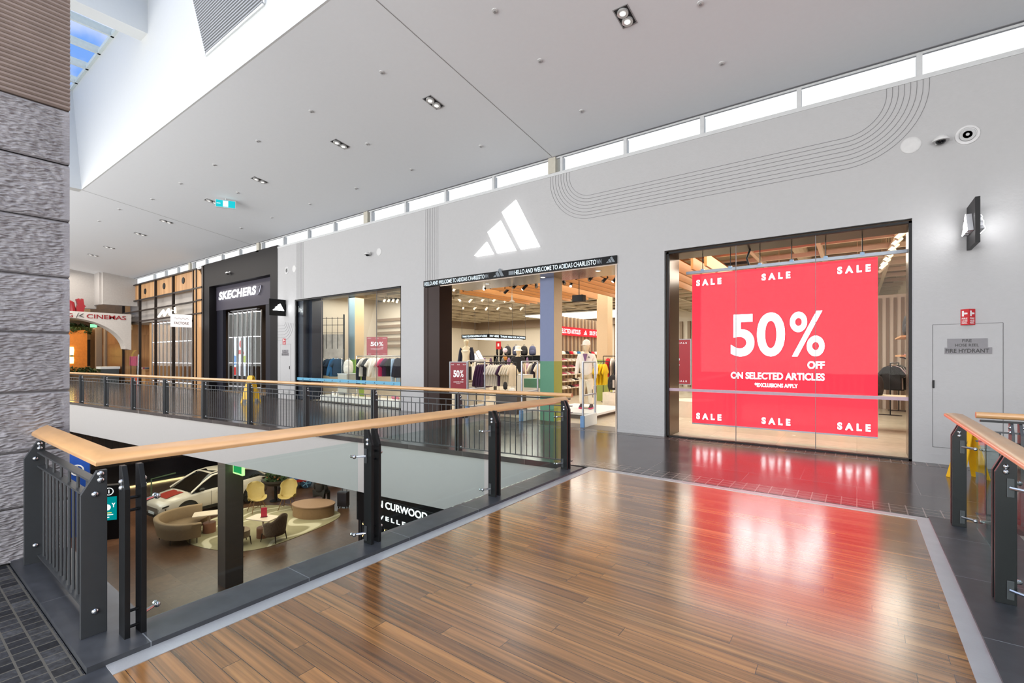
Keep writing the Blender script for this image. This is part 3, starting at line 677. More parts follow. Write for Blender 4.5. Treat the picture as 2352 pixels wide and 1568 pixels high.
# ------------------------------------------------------------------ red LED sale screen
t = thing('led_sale_screen', 'huge glowing red LED screen reading SALE 50% OFF hanging behind the right shop window', 'screen', (-1.22, 10.0, .25))
SX0, SX1, SZ0, SZ1, SY = -2.725, .283, .255, 3.275, 10.0
MB().box(SX0, SX1, SY, SY + .03, SZ0, SZ1).build('display', emit('led_red', (.93, .027, .047), 2.0, .15), t, world=True)
wt = emit('led_white', (.93, 1.0, 1.0), 7.0)
TX = lambda s_, x, z, h, w, al='C', b_=.03, ls=1.0: txt(s_, (x, SY - .006, z), h, w, wt, t, align=al, bold=b_, lsp=ls)
for z in (3.04, .335):
    TX('SALE', -2.64, z, .122, .473, 'L', .035, 1.75); TX('SALE', -1.451, z, .122, .466, 'L', .035, 1.75); TX('SALE', -.272, z, .122, .46, 'L', .035, 1.75)
TX('50', -1.99, 1.607, .82, .92, 'L', .022); TX('%', -.99, 1.607, .81, .53, 'L', .012)
TX('OFF', -.46, 1.385, .135, .255, 'R', .02); TX('ON SELECTED ARTICLES', -.46, 1.175, .128, 1.53, 'R', .02); TX('*EXCLUSIONS APPLY', -1.569, 1.03, .075, .70, 'L', .015)
MB().box(SX0 - .12, SX1 + .5, SY - .01, SY + .05, SZ1 + .02, SZ1 + .075).build('top_rail', M('alu_rail', '8d8f98', .4, .6), t, world=True)
MB().box(SX0, SX1, SY - .01, SY + .04, SZ0 - .025, SZ0).build('bottom_rail', M('alu_rail'), t, world=True)
for i in range(6):
    x = SX0 + .2 + i * .52
    MB().tube([(x, SY + .02, SZ1 + .07), (x, SY + .02, 3.75)], .008, 6).build('hanging_chain', black_steel, t, world=True)
    MB().box(x - .03, x + .03, SY - .02, SY + .05, SZ1 + .05, SZ1 + .10).build('clamp', M('clamp_blue', '7f93ac', .4, .4), t, world=True)
MB().tube([(-1.55, SY + .05, 3.3), (-1.67, SY + .05, 3.34), (-1.72, SY + .05, 3.5), (-1.66, SY + .05, 3.66), (-1.62, SY + .06, 3.75)], .018, 8).build('power_cable', black_m, t, world=True, smooth=True)

# ------------------------------------------------------------------ the shoe shop: black front
FYs = WY - .02
b = MB().box(-24.9, -24.3, FYs, WY + .3, 0, 5.93).box(-18.7, -18.17, FYs, WY + .3, 0, 5.93).box(-24.3, -18.7, FYs, WY + .3, 4.85, 5.93)
st('wall_shoe_shop', b, M('black_cladding', '141214', .5, var=.08, nscale=2, spec=.2))
b = MB().box(-25.3, -23.64, WY + .3, WY + .42, 0, 4.9).box(-19.7, -18.5, WY + .3, WY + .42, 0, 4.9)
st('wall_shoe_shop_piers', b, M('slate_blue_panel', '1c1c26', .4, var=.06, spec=.3))
st('wall_shoe_shop_fascia', MB().box(-25.3, -18.5, WY + .28, WY + .42, 3.75, 4.9), M('grey_violet_fascia', '3b3843', .5, var=.03, spec=.3))
t = thing('shop_sign', 'glowing white slanted shop name on the dark shoe shop fascia', 'sign', (-22.2, WY + .26, 4.2))
txt('SKECHERS', (-23.9, WY + .22, 4.215), .37, 3.5, emit('sign_white_glow', 'ffffff', 3.5), t, bold=.04, shear=.22, lsp=1.1)
MB().tube([(-20.2, WY + .24, 4.5), (-19.95, WY + .24, 4.56), (-20.07, WY + .24, 4.3), (-20.25, WY + .24, 4.2)], .025, 6).build('outline_emblem', M('emblem_grey', '9a9aa8', .3, .5), t, world=True)
dome_cam(-22.2, 5.25, 'dark dome camera on the black shoe shop front'); 
def folding_gate(label, x0, x1, z1, n, y, amp=.13):
    t = thing('folding_gate', label, 'gate', ((x0 + x1) / 2, y, 0)); alu = M('aluminium', 'b9babd', .3, .75, var=.04)
    MB().box(x0, x1, y - .06, y + .06, z1, z1 + .06).build('head_track', alu, t, world=True)
    pts = [(x0 + (x1 - x0) * i / n, y + (amp if i % 2 else -amp)) for i in range(n + 1)]
    for p in pts: MB().box(p[0] - .022, p[0] + .022, p[1] - .022, p[1] + .022, .02, z1).build('upright', alu, t, world=True)
    for p, q in zip(pts, pts[1:]):
        for z in (.25, z1 * .36, z1 * .68, z1 - .08): MB().bar((p[0], p[1], z), (q[0], q[1], z), .02, .035).build('cross_bar', alu, t, world=True)
        MB().add([(p[0], p[1], .05), (q[0], q[1], .05), (q[0], q[1], z1 - .05), (p[0], p[1], z1 - .05)], [(0, 1, 2, 3)]).build('clear_panel', glass('gate_panel', (.93, .95, .96), .5), t, world=True)
    return t
folding_gate('silver folding gate drawn across the dark shoe shop entrance', -23.5, -21.0, 3.66, 11, WY + .62)
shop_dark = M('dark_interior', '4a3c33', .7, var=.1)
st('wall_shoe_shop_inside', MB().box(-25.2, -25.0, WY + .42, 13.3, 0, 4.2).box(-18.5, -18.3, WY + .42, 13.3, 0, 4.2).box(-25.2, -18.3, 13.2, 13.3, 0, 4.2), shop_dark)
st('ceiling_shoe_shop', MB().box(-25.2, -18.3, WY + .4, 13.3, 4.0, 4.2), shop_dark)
st('floor_shoe_shop', MB().box(-25.2, -18.3, WY + .3, 13.3, -.05, .006), M('shoe_shop_floor', '9c8467', .4))
t = thing('poster_lightbox', 'tall lit poster with red and blue shapes behind the shoe shop gate', 'poster', (-23.55, 10.5, 0))
MB().box(-24.30, -22.90, 10.5, 10.56, .7, 2.55).build('lit_panel', emit('poster_white', (.9, .95, 1), 1.0), t, world=True)
b = MB().lathe([(.17, 0), (.001, .004)], 24, (0, 0, 0), Matrix(((1, 0, 0, -23.55), (0, 0, -1, 10.495), (0, 1, 0, 2.2), (0, 0, 0, 1)))).box(-24.00, -23.25, 10.49, 10.498, 1.72, 1.84).box(-23.90, -23.35, 10.49, 10.498, 1.84, 1.92); b.box(-24.27, -24.05, 10.49, 10.498, .72, 1.1)
b.build('red_shapes', emit('poster_red', (.75, .06, .05), 1), t, world=True)
MB().prism([(-24.27, 1.2), (-23.85, 1.2), (-23.95, 1.62), (-24.27, 1.66)], 0, .008, XZ(10.485)).build('blue_shape', emit('poster_blue', (.08, .3, .7), 1), t, world=True)
MB().prism([(-23.45, 1.38), (-22.95, 1.3), (-22.95, 1.66), (-23.35, 1.62)], 0, .008, XZ(10.485)).build('green_shape', emit('poster_green', (.5, .62, .05), 1), t, world=True)
MB().prism([(-23.57, .72), (-23.27, .72), (-23.30, 1.4), (-23.55, 1.36)], 0, .008, XZ(10.484)).build('brown_stand', emit('poster_brown', (.28, .07, .04), 1), t, world=True)
MB().box(-24.30, -22.90, 10.48, 10.6, 0, .7).build('plinth', shop_dark, t, world=True)
# ------------------------------------------------------------------ the clothes shop: timber and dark frame
oak = tiles('oak_boards', 3.0, .16, .002, ['b08458', 'bd9264', 'a67a4e', 'c39a6e'], '8a6540', .5, axes='ZX', var=.12, grain=(14, 14, .8))
frame_dk = M('dark_frame', '2b2420', .4, .4, var=.05)
VX = [-36.75, -33.72, -31.2, -28.67, -26.06, -25.69, -25.03]
b = MB()
for x in VX[:-1]: b.box(x - .035, x + .035, WY - .06, WY + .06, 0, 5.83)
for z in (5.83, 4.9, 4.27, 3.67): b.box(-36.8, -25.69, WY - .05, WY + .05, z - .035, z + .035)
for z in (4.9, 4.3, 3.67): b.box(-25.69, -25.03, WY - .08, WY, z - .03, z + .03)
b.box(-25.08, -24.9, WY - .05, WY + .3, 0, 5.9)
st('wall_clothes_shop_frame', b, frame_dk)
b = MB().box(-36.75, -26.06, WY + .05, WY + .15, 4.9, 5.83)
b.prism([(-26.0, 0), (-25.06, 0), (-25.06, 5.0)] + [(-25.7 + .64 * math.cos(rad(a)), 5.13 + .66 * math.sin(rad(a))) for a in range(0, 91, 9)] + [(-26.0, 5.79)], 0, .1, XZ(WY - .02))
st('wall_clothes_shop_oak', b, oak)
b = MB().box(-36.75, -25.06, WY + .1, WY + .3, 5.83, 5.9).box(-25.75, -24.9, WY + .08, WY + .3, 0, 5.93); st('wall_clothes_shop_backing', b, M('brown_backing', '3a2a24', .5))
st('wall_clothes_shop_bulkhead', MB().box(-36.75, -26.06, WY + .35, WY + .45, 3.62, 4.95), M('grey_bulkhead', 'a09a94', .7))
for x, z, q in ((-33.0, 5.35, 'leftmost'), (-30.1, 5.4, 'middle'), (-27.5, 5.45, 'rightmost')):
    t = thing('wall_vent', '%s of the three round black vents in the oak panels' % q, 'vent', (x, WY + .05, z)); X_ = Matrix(((1, 0, 0, 0), (0, 0, -1, 0), (0, 1, 0, 0), (0, 0, 0, 1)))
    MB().lathe([(.11, .03), (.16, .03), (.17, 0)], 24, (0, 0, 0), X_).build('ring', black_m, t, smooth=True)
    MB().lathe([(.11, .02), (.05, .035), (.003, .035)], 20, (0, 0, 0), X_).build('core', M('vent_dark'), t, smooth=True)
t = thing('neon_sign', 'glowing zigzag neon strokes over the clothes shop entrance', 'sign', (-29.5, WY, 3.75))
cz = lambda x, y: (lambda p: (p[0], WY - .03, p[1]))(((-30.68 + (x - 505) * (2.37 / 190)), 3.75 + (555 - y) * .0038 + (x - 505) * .00013))
for k, pl_ in enumerate(([(505, 548), (562, 470), (570, 548)], [(570, 548), (622, 466), (632, 545)], [(632, 545), (668, 488)], [(690, 460), (692, 535)])):
    MB().tube([cz(*p) for p in pl_], .055, 8).build('neon_stroke', emit('neon_warm', (1, .88, .68), 3), t, world=True, smooth=True)
MB().bar((-31.2, WY + .02, 4.28), (-27.6, WY + .02, 4.28), .03, .05).build('support_bar', frame_dk, t, world=True)
t = thing('blade_sign', 'small white lit blade sign with dark script on the clothes shop front', 'sign', (-26.12, 8.95, 3.02))
MB().box(-26.16, -26.08, 8.5, 9.36, 3.02, 3.62).build('lightbox', emit('lightbox_white', (1, .93, .9), 1.1), t, world=True)
txt('FACTORIE', (-26.075, 8.93, 3.14), .12, .6, M('sign_pink_grey', '6a5050', .5), t, (0, 1, 0), align='C')
MB().tube([(-26.075, 8.62 + i * .05, 3.42 + .035 * math.sin(i * 1.9)) for i in range(13)], .008, 5).build('script_line', M('sign_pink_grey'), t, world=True)
MB().box(-26.14, -26.1, 9.3, WY, 3.3, 3.4).build('bracket', frame_dk, t, world=True)
folding_gate('silver folding gate across the timber framed clothes shop entrance', -32.3, -26.2, 3.55, 22, WY + .3)
w3 = st('window_3', MB().box(-36.7, -33.75, WY - .02, WY + .04, .0, .06).box(-36.7, -33.75, WY - .02, WY + .04, 3.56, 3.62), frame_dk)
MB().box(-36.7, -33.75, WY, WY + .02, .06, 3.56).build('glass_pane', win_glass, w3)
st('wall_clothes_shop_inside', MB().box(-36.9, -36.75, WY, 13.6, 0, 3.9).box(-25.75, -25.6, WY + .3, 13.6, 0, 3.9).box(-36.9, -25.6, 13.5, 13.6, 0, 3.9).box(-33.9, -33.4, WY + .5, 11.4, 0, 3.6), oak)
st('ceiling_clothes_shop', MB().box(-36.9, -25.6, WY + .4, 13.6, 3.62, 3.8), M('grey_bulkhead'))
st('floor_clothes_shop', MB().box(-36.9, -25.6, WY + .2, 13.6, -.05, .006), M('clothes_shop_floor', 'a98a64', .5))
t = thing('lightbox_panel', 'glowing white vertical panel inside the clothes shop corner window', 'panel', (-35.2, 11.2, .9))
MB().box(-35.5, -34.7, 11.2, 11.26, 0, .9).build('base', oak, t, world=True); MB().box(-35.5, -34.7, 11.2, 11.26, .9, 3.0).build('lit_face', emit('panel_warm', (1, .92, .75), 2.2), t, world=True)
t = thing('sale_banner', 'small pink banner in the clothes shop corner window', 'banner', (-35.9, WY + .3, 0))
MB().box(-36.5, -35.0, WY + .25, WY + .27, 1.05, 1.62).build('banner_panel', M('banner_pink', 'b34a6b', .6, var=.25, nscale=6), t, world=True)
for x in (-36.3, -35.2): MB().box(x - .02, x + .02, WY + .24, WY + .28, 0, 1.6).build('leg', frame_dk, t, world=True)
t = thing('display_table', 'wooden display table of folded clothes behind the corner window', 'table', (-35.6, 10.2, 0))
MB().box(-36.3, -34.6, 9.95, 10.6, .78, .84).build('table_top', oak, t, world=True); MB().box(-36.2, -34.7, 10.0, 10.55, 0, .78).build('base', oak, t, world=True)
for i, c in enumerate(('7b2f3a', 'd8cfc4', '8a3b46', '4a4f57')):
    o = MB().box(-36.2 + i * .38, -35.88 + i * .38, 10.05, 10.45, .84, .95).build('folded_garments', M('folded_%d' % i, c, .85), bevel=.02)
    tag(o, 'pile of %s folded clothes on the wooden display table' % ('dark red', 'cream', 'red', 'grey')[i], 'clothes')
t = thing('a_frame_board', 'leaning black and white poster board outside the clothes shop', 'poster board', (-32.7, 9.05, 0), -.25)
MB().prism([(-.02, 0), (.02, 0), (-.02, 1.72), (-.06, 1.72)], -.42, .42, Matrix(((0, 0, 1, 0), (-1, 0, 0, 0), (0, 1, 0, 0), (0, 0, 0, 1)))).build('board', M('poster_bw', '9aa0a6', .5, var=.45, nscale=5), t)
MB().box(-.45, .45, -.02, .12, 0, .04).build('foot', black_m, t)
o = MB().box(-33.6, -33.2, 8.95, 9.25, 0, .45).build('orange_crate', M('crate_orange', 'c8491f', .6), bevel=.02); tag(o, 'small orange crate on the floor beside the poster board', 'crate')
t = thing('shelf_display', 'shelving with stacked colourful goods inside the clothes shop', 'shelf', (-29, 12.8, 0))
for z in (.6, 1.1, 1.6): MB().box(-31.8, -26.4, 12.6, 13.1, z - .03, z + .01).build('shelf_board', oak, t, world=True)
for x in (-31.8, -29.1, -26.5): MB().box(x, x + .06, 12.6, 13.1, 0, 2.2).build('upright', frame_dk, t, world=True)
pal = ['c43b5e', 'e0b070', 'd9d4cc', '7a3140', 'e07a3a', '4b4a52', 'c9a06c', 'b8405a']
for i in range(26):
    if i // 3 in (4, 8): continue
    c = pal[R.randrange(8)]; z = (.612, 1.112, 1.612)[i % 3]; x = -31.6 + (i // 3) * .58 + R.random() * .2; h = .12 + R.random() * .2
    o = MB().box(x, x + .3, 12.65, 12.95, z, z + h).build('folded_garments', M('goods_' + c, c, .8), bevel=.02); tag(o, 'small pile of folded clothes on the clothes shop shelving', 'clothes', 'folded clothes on the clothes shop shelving')
# ------------------------------------------------------------------ far end: cinema arch and food court
CX_ = -34.7
YZ = lambda x: Matrix(((0, 0, 1, x), (1, 0, 0, 0), (0, 1, 0, 0), (0, 0, 0, 1)))
arch = [(4.2, 3.75)] + [(6.5 + 2.55 * math.sin(rad(a)), 1.9 + 1.84 * math.cos(rad(a))) for a in range(0, 86, 5)] + [(9.3, 2.0), (9.3, 4.1), (4.2, 4.1)]
st('wall_cinema_arch', MB().prism(arch, -.9, 0, YZ(CX_)), M('arch_paint', 'c4bfba', .6))
t = thing('cinema_sign', 'dark red raised lettering CINEMAS on the pale arch at the far end', 'sign', (CX_, 7.6, 3.75)); red_l = M('letter_red', '8e1620', .45)
txt('CINEMAS', (CX_ + .03, 7.29, 3.75), .235, 1.75, red_l, t, (0, 1, 0), bold=.015)
txt('G', (CX_ + .03, 6.5, 3.76), .22, .22, red_l, t, (0, 1, 0), bold=.015)
MB().bar((CX_ + .03, 6.85, 3.76), (CX_ + .03, 6.95, 4.02), .03, .02).bar((CX_ + .03, 6.97, 3.86), (CX_ + .03, 7.14, 4.0), .05, .02).bar((CX_ + .03, 7.0, 3.86), (CX_ + .03, 7.17, 3.79), .04, .02).build('wave_emblem', M('emblem_dark', '4a4a4a', .5), t, world=True)
t = thing('red_sculpture_sign', 'dark red sculpted letter shapes standing on top of the cinema arch', 'sign', (CX_ - .2, 6.9, 4.1))
MB().tube([(CX_ - .2, 6.3, 4.1), (CX_ - .2, 6.32, 4.5), (CX_ - .2, 6.5, 4.68), (CX_ - .2, 6.7, 4.55), (CX_ - .2, 6.76, 4.1)], .13, 8).build('letter_arch', red_l, t, world=True, smooth=True)
MB().prism([(6.9, 4.1), (7.2, 4.1), (7.24, 4.38), (7.3, 4.42), (7.22, 4.48), (7.18, 4.82), (7.1, 4.84), (7.06, 4.7), (7.0, 4.84), (6.88, 4.78), (6.94, 4.5), (6.88, 4.3)], -.15, .1, YZ(CX_ - .2)).build('letter_body', red_l, t, world=True)
st('wall_far_bulkhead', MB().box(-35, -34.7, 8.0, 9.6, 4.6, 6.6).box(-36.4, -36, 2, 8.0, 4.4, 6.8).box(-36.4, -35, 7.9, 8.02, 4.6, 6.6), M('far_wall_paint', 'a39e9a', .7))
st('wall_bronze_panels', MB().box(-44, -36.8, WY, WY + .1, 0, 5.4), tiles('bronze_panels', 1.6, .8, .01, ['6a4a30', '5e4129', '755336', '553a25'], '3a2a1c', .35, axes='XZ', var=.1))
st('floor_food_court', MB().box(-52, -36, -8, 14, -.4, -.002), tiles('food_court_tiles', .6, .6, .006, ['5a5048', '524840', '61564d'], '3c352f', .25))
st('wall_food_court', MB().box(-52, -51.8, -8, 14, 0, 7).box(-52, -36, 13.9, 14, 0, 7), M('food_court_wall', 'c79a62', .7, var=.1, nscale=1))
st('ceiling_food_court', MB().box(-52, -36, -8, 14, 4.0, 4.2), M('food_court_ceiling', 'b8b2ac', .7))
st('wall_food_court_column', MB().box(-43.3, -42.2, 8.0, 8.9, 0, 3.4), M('orange_brick', 'b8702a', .6, var=.15, nscale=8))
st('wall_grey_column', MB().box(-40.4, -40.1, 9.35, 9.44, 0, 3.9).box(-41.5, -41.2, 9.15, 9.44, 0, 3.9), M('grey_column', '6e625a', .6))
o = MB().box(-47.2, -47, 9.9, 12.7, .9, 2.9).build('dark_screen', black_m); tag(o, 'large dark screen in the food court beyond the arch', 'screen')
MB().box(-47.5, -47.2, 11, 11.6, 0, 2.0).build('support', black_m, o)
leaf = M('dark_leaves', '2f4420', .7, var=.3, nscale=9)
def foliage(name, label, c, sx, sy, sz, n, cat='plant', seed=1, parent=None, size=.14):
    r_ = random.Random(seed); b = MB()
    for i in range(n):
        th = r_.random() * 2 * PI; ph = math.acos(2 * r_.random() - 1); q = r_.random() ** .4
        p = V((sx * q * math.sin(ph) * math.cos(th), sy * q * math.sin(ph) * math.sin(th), sz * q * math.cos(ph))) + V(c)
        d = V((r_.uniform(-1, 1), r_.uniform(-1, 1), r_.uniform(-.6, .8))).normalized(); e = d.orthogonal().normalized(); L_ = size * r_.uniform(.6, 1.3)
        b.add([p - d * L_, p + e * L_ * .35 + d * .1 * L_, p + d * L_, p - e * L_ * .35 + d * .1 * L_], [(0, 1, 2, 3)])
    o = b.build(name, leaf, parent)
    return o if parent else tag(o, label, cat)
foliage('hanging_foliage', 'bushy dark plant spilling over the top of the orange column', (-42.75, 8.45, 3.45), .9, .9, .4, 420, seed=3, size=.18)
t = thing('planter_wall', 'low stone planter with green plants in front of the food court', 'planter', (-38.6, 8.2, 0))
MB().box(-38.9, -38.5, 6.2, 9.3, 0, .62).build('stone_trough', M('planter_stone', '6a5744', .8, var=.3, nscale=6), t, world=True)
foliage('foliage', '', (-38.7 + 38.6, 7.9 - 8.2, .72), .25, 1.5, .25, 420, parent=t, seed=5, size=.11)
t = thing('wall_lantern', 'glowing yellow lantern on the orange column side', 'lamp', (-42.15, 8.1, 1.5))
MB().lathe([(.1, .2), (.13, .55), (.1, .75)], 12).build('shade', emit('lantern_glow', (1, .7, .2), 5), t); MB().box(-.1, .08, -.06, .06, .1, .2).build('bracket', black_m, t); MB().lathe([(.1, -.35), (.12, -.1), (.1, .1)], 12).build('lower_shade', emit('lantern_glow'), t)
t = thing('arch_light', 'curved string of yellow lights left of the orange column', 'light', (-43, 7.0, 0))
MB().tube([(-43, 6.95 - .38 * math.cos(a * PI / 10), 1.6 + .55 * math.sin(a * PI / 10)) for a in range(11)], .05, 6).build('lit_tube', emit('yellow_light', (1, .75, .08), 3), t, world=True)
for y in (6.57, 7.33): MB().tube([(-43, y, 0), (-43, y, 1.6)], .04, 6).build('pole', black_m, t, world=True)
t = thing('exit_sign', 'small green exit sign under the ceiling beyond the arch', 'sign', (-40, 8.75, 3.5)); MB().box(-.05, .05, -.16, .16, 0, .2).build('lit_box', emit('exit_green', (.25, .85, .4), 1.5), t); MB().tube([(0, 0, .2), (0, 0, .5)], .01, 6).build('stem', black_m, t)
t = thing('service_counter', 'white counter with striped goods beside the clothes shop corner', 'counter', (-37.4, 8.9, 0))
MB().box(-37.8, -37.0, 8.6, 9.3, 0, .85).build('cabinet', M('counter_dark', '3b4244', .6), t, world=True); MB().box(-37.85, -36.95, 8.4, 9.35, .85, 1.0).build('counter_top', panel_white, t, world=True)
# ------------------------------------------------------------------ wet floor signs
yel = M('safety_yellow', 'e0b010', .45)
def wet_sign(loc, rz, label):
    t = thing('wet_floor_sign', label, 'floor sign', loc, rz)
    for s_ in (-1, 1):
        a = rad(15) * s_; Mx = Matrix.Translation((0, s_ * -.27, 0)) @ Matrix.Rotation(-a, 4, 'X')
        poly = [(-.17, 0), (-.10, 0), (-.085, .12), (.085, .12), (.10, 0), (.17, 0), (.115, .92), (.08, .97), (-.08, .97), (-.115, .92)]
        Q = Mx @ Matrix(((1, 0, 0, 0), (0, 0, 1, 0), (0, 1, 0, 0), (0, 0, 0, 1)))
        p = MB().prism(poly, -.012, .012, Q).build('panel', yel, t, bevel=.004)
        yy = -.013 if s_ < 0 else .013
        b = MB(); 
        if s_ > 0:
            o_ = Mx @ V((0, -.0135, .70)); yd = (Mx @ V((0, -.0135, .71))) - o_
            txt('CAUTION', o_, .055, .15, None, None, (1, 0, 0), yd, align='C', into=b)
            b.build('lettering', ink, p)
    MB().box(-.06, .06, -.03, .03, .88, .93).build('hinge', yel, t)
    return t
w0 = wet_sign((-17.2, 8.0, 0), rad(18), 'yellow wet floor sign standing before the dark shoe shop')
dup(w0, (-38.2, 7.05, 0), rad(80), 'yellow wet floor sign at the far end near the planter')
dup(w0, (1.18, 8.55, 0), rad(-50), 'yellow wet floor sign behind the right balustrade', scale=.68)

# ================================================================== CEILING FITTINGS OF THE MALL
ca = math.atan(.123)
def ceil_thing(name, label, cat, x, y, rz=0):
    t = thing(name, label, cat, (x, y, zc(y))); t.rotation_euler = (-ca, 0, rz); return t
DL = [(-2.747, 6.58), (-6.714, 6.58), (-9.8, 6.58), (-13.65, 6.58), (-16.75, 6.58), (-20.6, 6.56), (-23.55, 6.6), (-27.6, 6.58), (-30.3, 6.6)]
for i, (x, y) in enumerate(DL):
    t = ceil_thing('twin_downlight', 'recessed black twin spotlight in the sloping ceiling, %s from the right' % ORD[i], 'downlight', x, y)
    MB().box(-.10, .10, -.18, .18, -.001, .02).build('recess', M('vent_dark'), t)
    b = MB().box(-.115, .115, -.195, -.18, -.006, .01).box(-.115, .115, .18, .195, -.006, .01).box(-.115, -.10, -.18, .18, -.006, .01).box(.10, .115, -.18, .18, -.006, .01)
    b.build('frame', M('downlight_frame', '8f8f90', .5), t)
    for k in (-1, 1):
        lp = MB().lathe([(.03, -.012), (.07, -.03), (.082, -.03), (.082, .0)], 20, (0, k * .087, 0)).build('lamp', M('lamp_silver', 'c9c9c8', .3, .4), t, smooth=True)
        MB().lathe([(.045, -.028), (.002, -.034)], 14, (0, k * .087, 0)).build('lens', emit('mall_lens', (1, .98, .94), 1.2), lp)
HD = [('small white ceiling sprinkler in the row nearest the skylight, %s from the right', [(-4.33, 5.5), (-6.91, 5.49), (-9.2, 5.49), (-11.49, 5.5), (-13.86, 5.5), (-16.15, 5.5), (-18.5, 5.5), (-20.83, 5.24), (-23.25, 5.24)]),
      ('small grey ceiling detector in the middle row, %s from the right', [(-1.77, 6.9), (-4.3, 6.69), (-9.2, 6.89), (-15.18, 6.67)]),
      ('small grey ceiling sprinkler in the row nearest the shops, %s from the right', [(-1.78, 8.24), (-4.33, 8.23), (-6.9, 8.25), (-9.2, 8.24), (-11.5, 8.23), (-13.85, 8.23), (-16.25, 8.25), (-18.5, 8.25)])]
for lab, pts in HD:
    for i, (x, y) in enumerate(pts):
        t = ceil_thing('ceiling_sprinkler' if 'sprinkler' in lab else 'smoke_detector', lab % ORD[i], 'sprinkler' if 'sprinkler' in lab else 'detector', x, y)
        MB().lathe([(.045, 0), (.043, -.012), (.02, -.016)], 16).build('cover_plate', M('sprinkler_white', 'c9c9c9', .5), t, smooth=True)
        MB().lathe([(.012, -.014), (.022, -.03), (.004, -.034)], 12).build('nozzle', M('nozzle_grey', '8d8d8d', .4), t, smooth=True)
t = ceil_thing('exit_sign', 'hanging green and white exit sign box on the sloping ceiling', 'sign', -16.05, 6.7)
t.rotation_euler = (0, 0, rad(62)); MB().box(-.28, .28, -.04, .04, -.30, -.06).build('housing', panel_white, t, bevel=.006)
MB().tube([(0, 0, -.06), (0, 0, .02)], .015, 8).build('stem', panel_white, t)
MB().box(-.26, .26, -.046, -.041, -.285, -.075).build('lit_face', emit('exit_face', (.02, .55, .62), 1.1), t)
MB().box(-.07, .07, -.05, -.046, -.27, -.09).tube([(-.14, -.05, -.18), (-.24, -.05, -.18)], .012, 4).build('running_figure', emit('exit_white', (1, 1, 1), 1.2), t)

# ================================================================== INSIDE THE SPORTS SHOP
beige = M('warm_white_wall', 'd8cfbf', .7, var=.02)
st('floor_store', MB().box(-22, 6, WY + .3, 26, -.05, .002), tiles('store_floor', 1.2, 1.2, .004, ['c3b7a2', 'bbaf9a', 'cabea9'], '9c917f', .25, var=.05, bump=.03, spec=.7))
st('wall_store_left', MB().box(-22.2, -22, 13.4, 26, 0, 4.8).box(-18.25, -17.0, WY + .35, 13.5, 0, 4.8).box(-22, -13.25, 13.3, 13.5, 0, 4.8), beige)
st('wall_store_back', MB().box(-22, 6, 26, 26.2, 0, 4.8), beige)
st('wall_store_right', MB().box(1.25, 1.45, WY + .32, 26, 0, 4.8).box(-1.0, 1.25, 18.5, 18.6, 0, 3.5), beige)
st('wall_store_bulkhead', MB().box(-21.98, -21.8, 13.5, 26, 3.55, 4.8).box(-22, -9, 25.6, 25.9, 3.5, 4.8), M('bulkhead_brown', '8a7868', .7))
b = MB()
for i in range(16): b.box(-13.6 + i * .42, -13.45 + i * .42, 25.86, 25.99, 0, 3.5)
for i in range(12): b.box(1.2, 1.26, 11 + i * .6, 11.25 + i * .6, 0, 3.6); b.box(-.9 + i * .18, -.82 + i * .18, 18.46, 18.51, 0, 3.4)
for i in range(5): b.box(-16.95, -13.25, 13.22, 13.3, 2.0 + i * .28, 2.12 + i * .28)
st('wall_store_slats', b, M('taupe_slats', '8b7866', .7))
st('ceiling_store', MB().box(-22.2, 6, WY + .3, 26.2, 4.75, 4.95), M('store_ceiling', 'a89c88', .8))
wb = M('ceiling_steel', 'cdc3b0', .6)
b = MB()
for i in range(20): b.box(-21.5 + i * 1.3, -21.42 + i * 1.3, WY + .4, 25.9, 3.98, 4.08)
for i in range(13): b.box(-21.9, 2.6, 10.9 + i * 1.2, 10.98 + i * 1.2, 4.0, 4.1)
for i in range(9): b.tube([(-21.9, 11.3 + i * 1.7, 4.35), (2.6, 11.3 + i * 1.7, 4.35)], .05, 8)
b.tube([(-21.9, 12.1, 4.45), (2.6, 12.1, 4.45)], .22, 14); b.tube([(-21.9, 17, 4.45), (2.6, 17, 4.45)], .25, 14)
b.tube([(-1.2, 10.3, 4.4), (-1.2, 25, 4.4)], .16, 12)
for i in range(14): b.box(-21 + i * 1.7, -20.98 + i * 1.7, 11.5, 11.52, 4.0, 4.75); b.box(-20.4 + i * 1.7, -20.38 + i * 1.7, 14.5, 14.52, 4.0, 4.75)
st('ceiling_store_services', b, wb)
b = MB()
slat_m = M('oak_slat', 'b27a3a', .5, var=.1, nscale=4, stretch=(6, .6, 6))
for i in range(22):
    if i in (3, 9, 16): continue
    x = -10.3 + i * .36
    MB().box(x, x + .055, 11.0 + (.0 if i % 5 else .25), 15.2, 3.62, 3.93).build('slat', slat_m, None) if False else b.box(x, x + .055, 11.0 + (.0 if i % 5 else .25), 15.2, 3.62, 3.93)
st('ceiling_store_slats', b, slat_m)
st('ceiling_store_slat_rail', MB().box(-10.5, -2.2, 10.95, 11.0, 3.93, 4.0).box(-10.5, -2.2, 13, 13.05, 3.93, 4.0), black_steel)
lp = struct
t = thing('light_panel', 'large bright luminous ceiling panel at the back of the sports shop', 'light panel', (-11.6, 23.4, 3.85))
MB().box(-15, -8.3, 21.8, 25.2, 3.84, 3.9).build('lit_face', emit('ceiling_panel', (1, .95, .85), 1.8), t, world=True); MB().box(-15.1, -8.2, 21.7, 25.3, 3.9, 3.95).build('frame', panel_white, t, world=True)
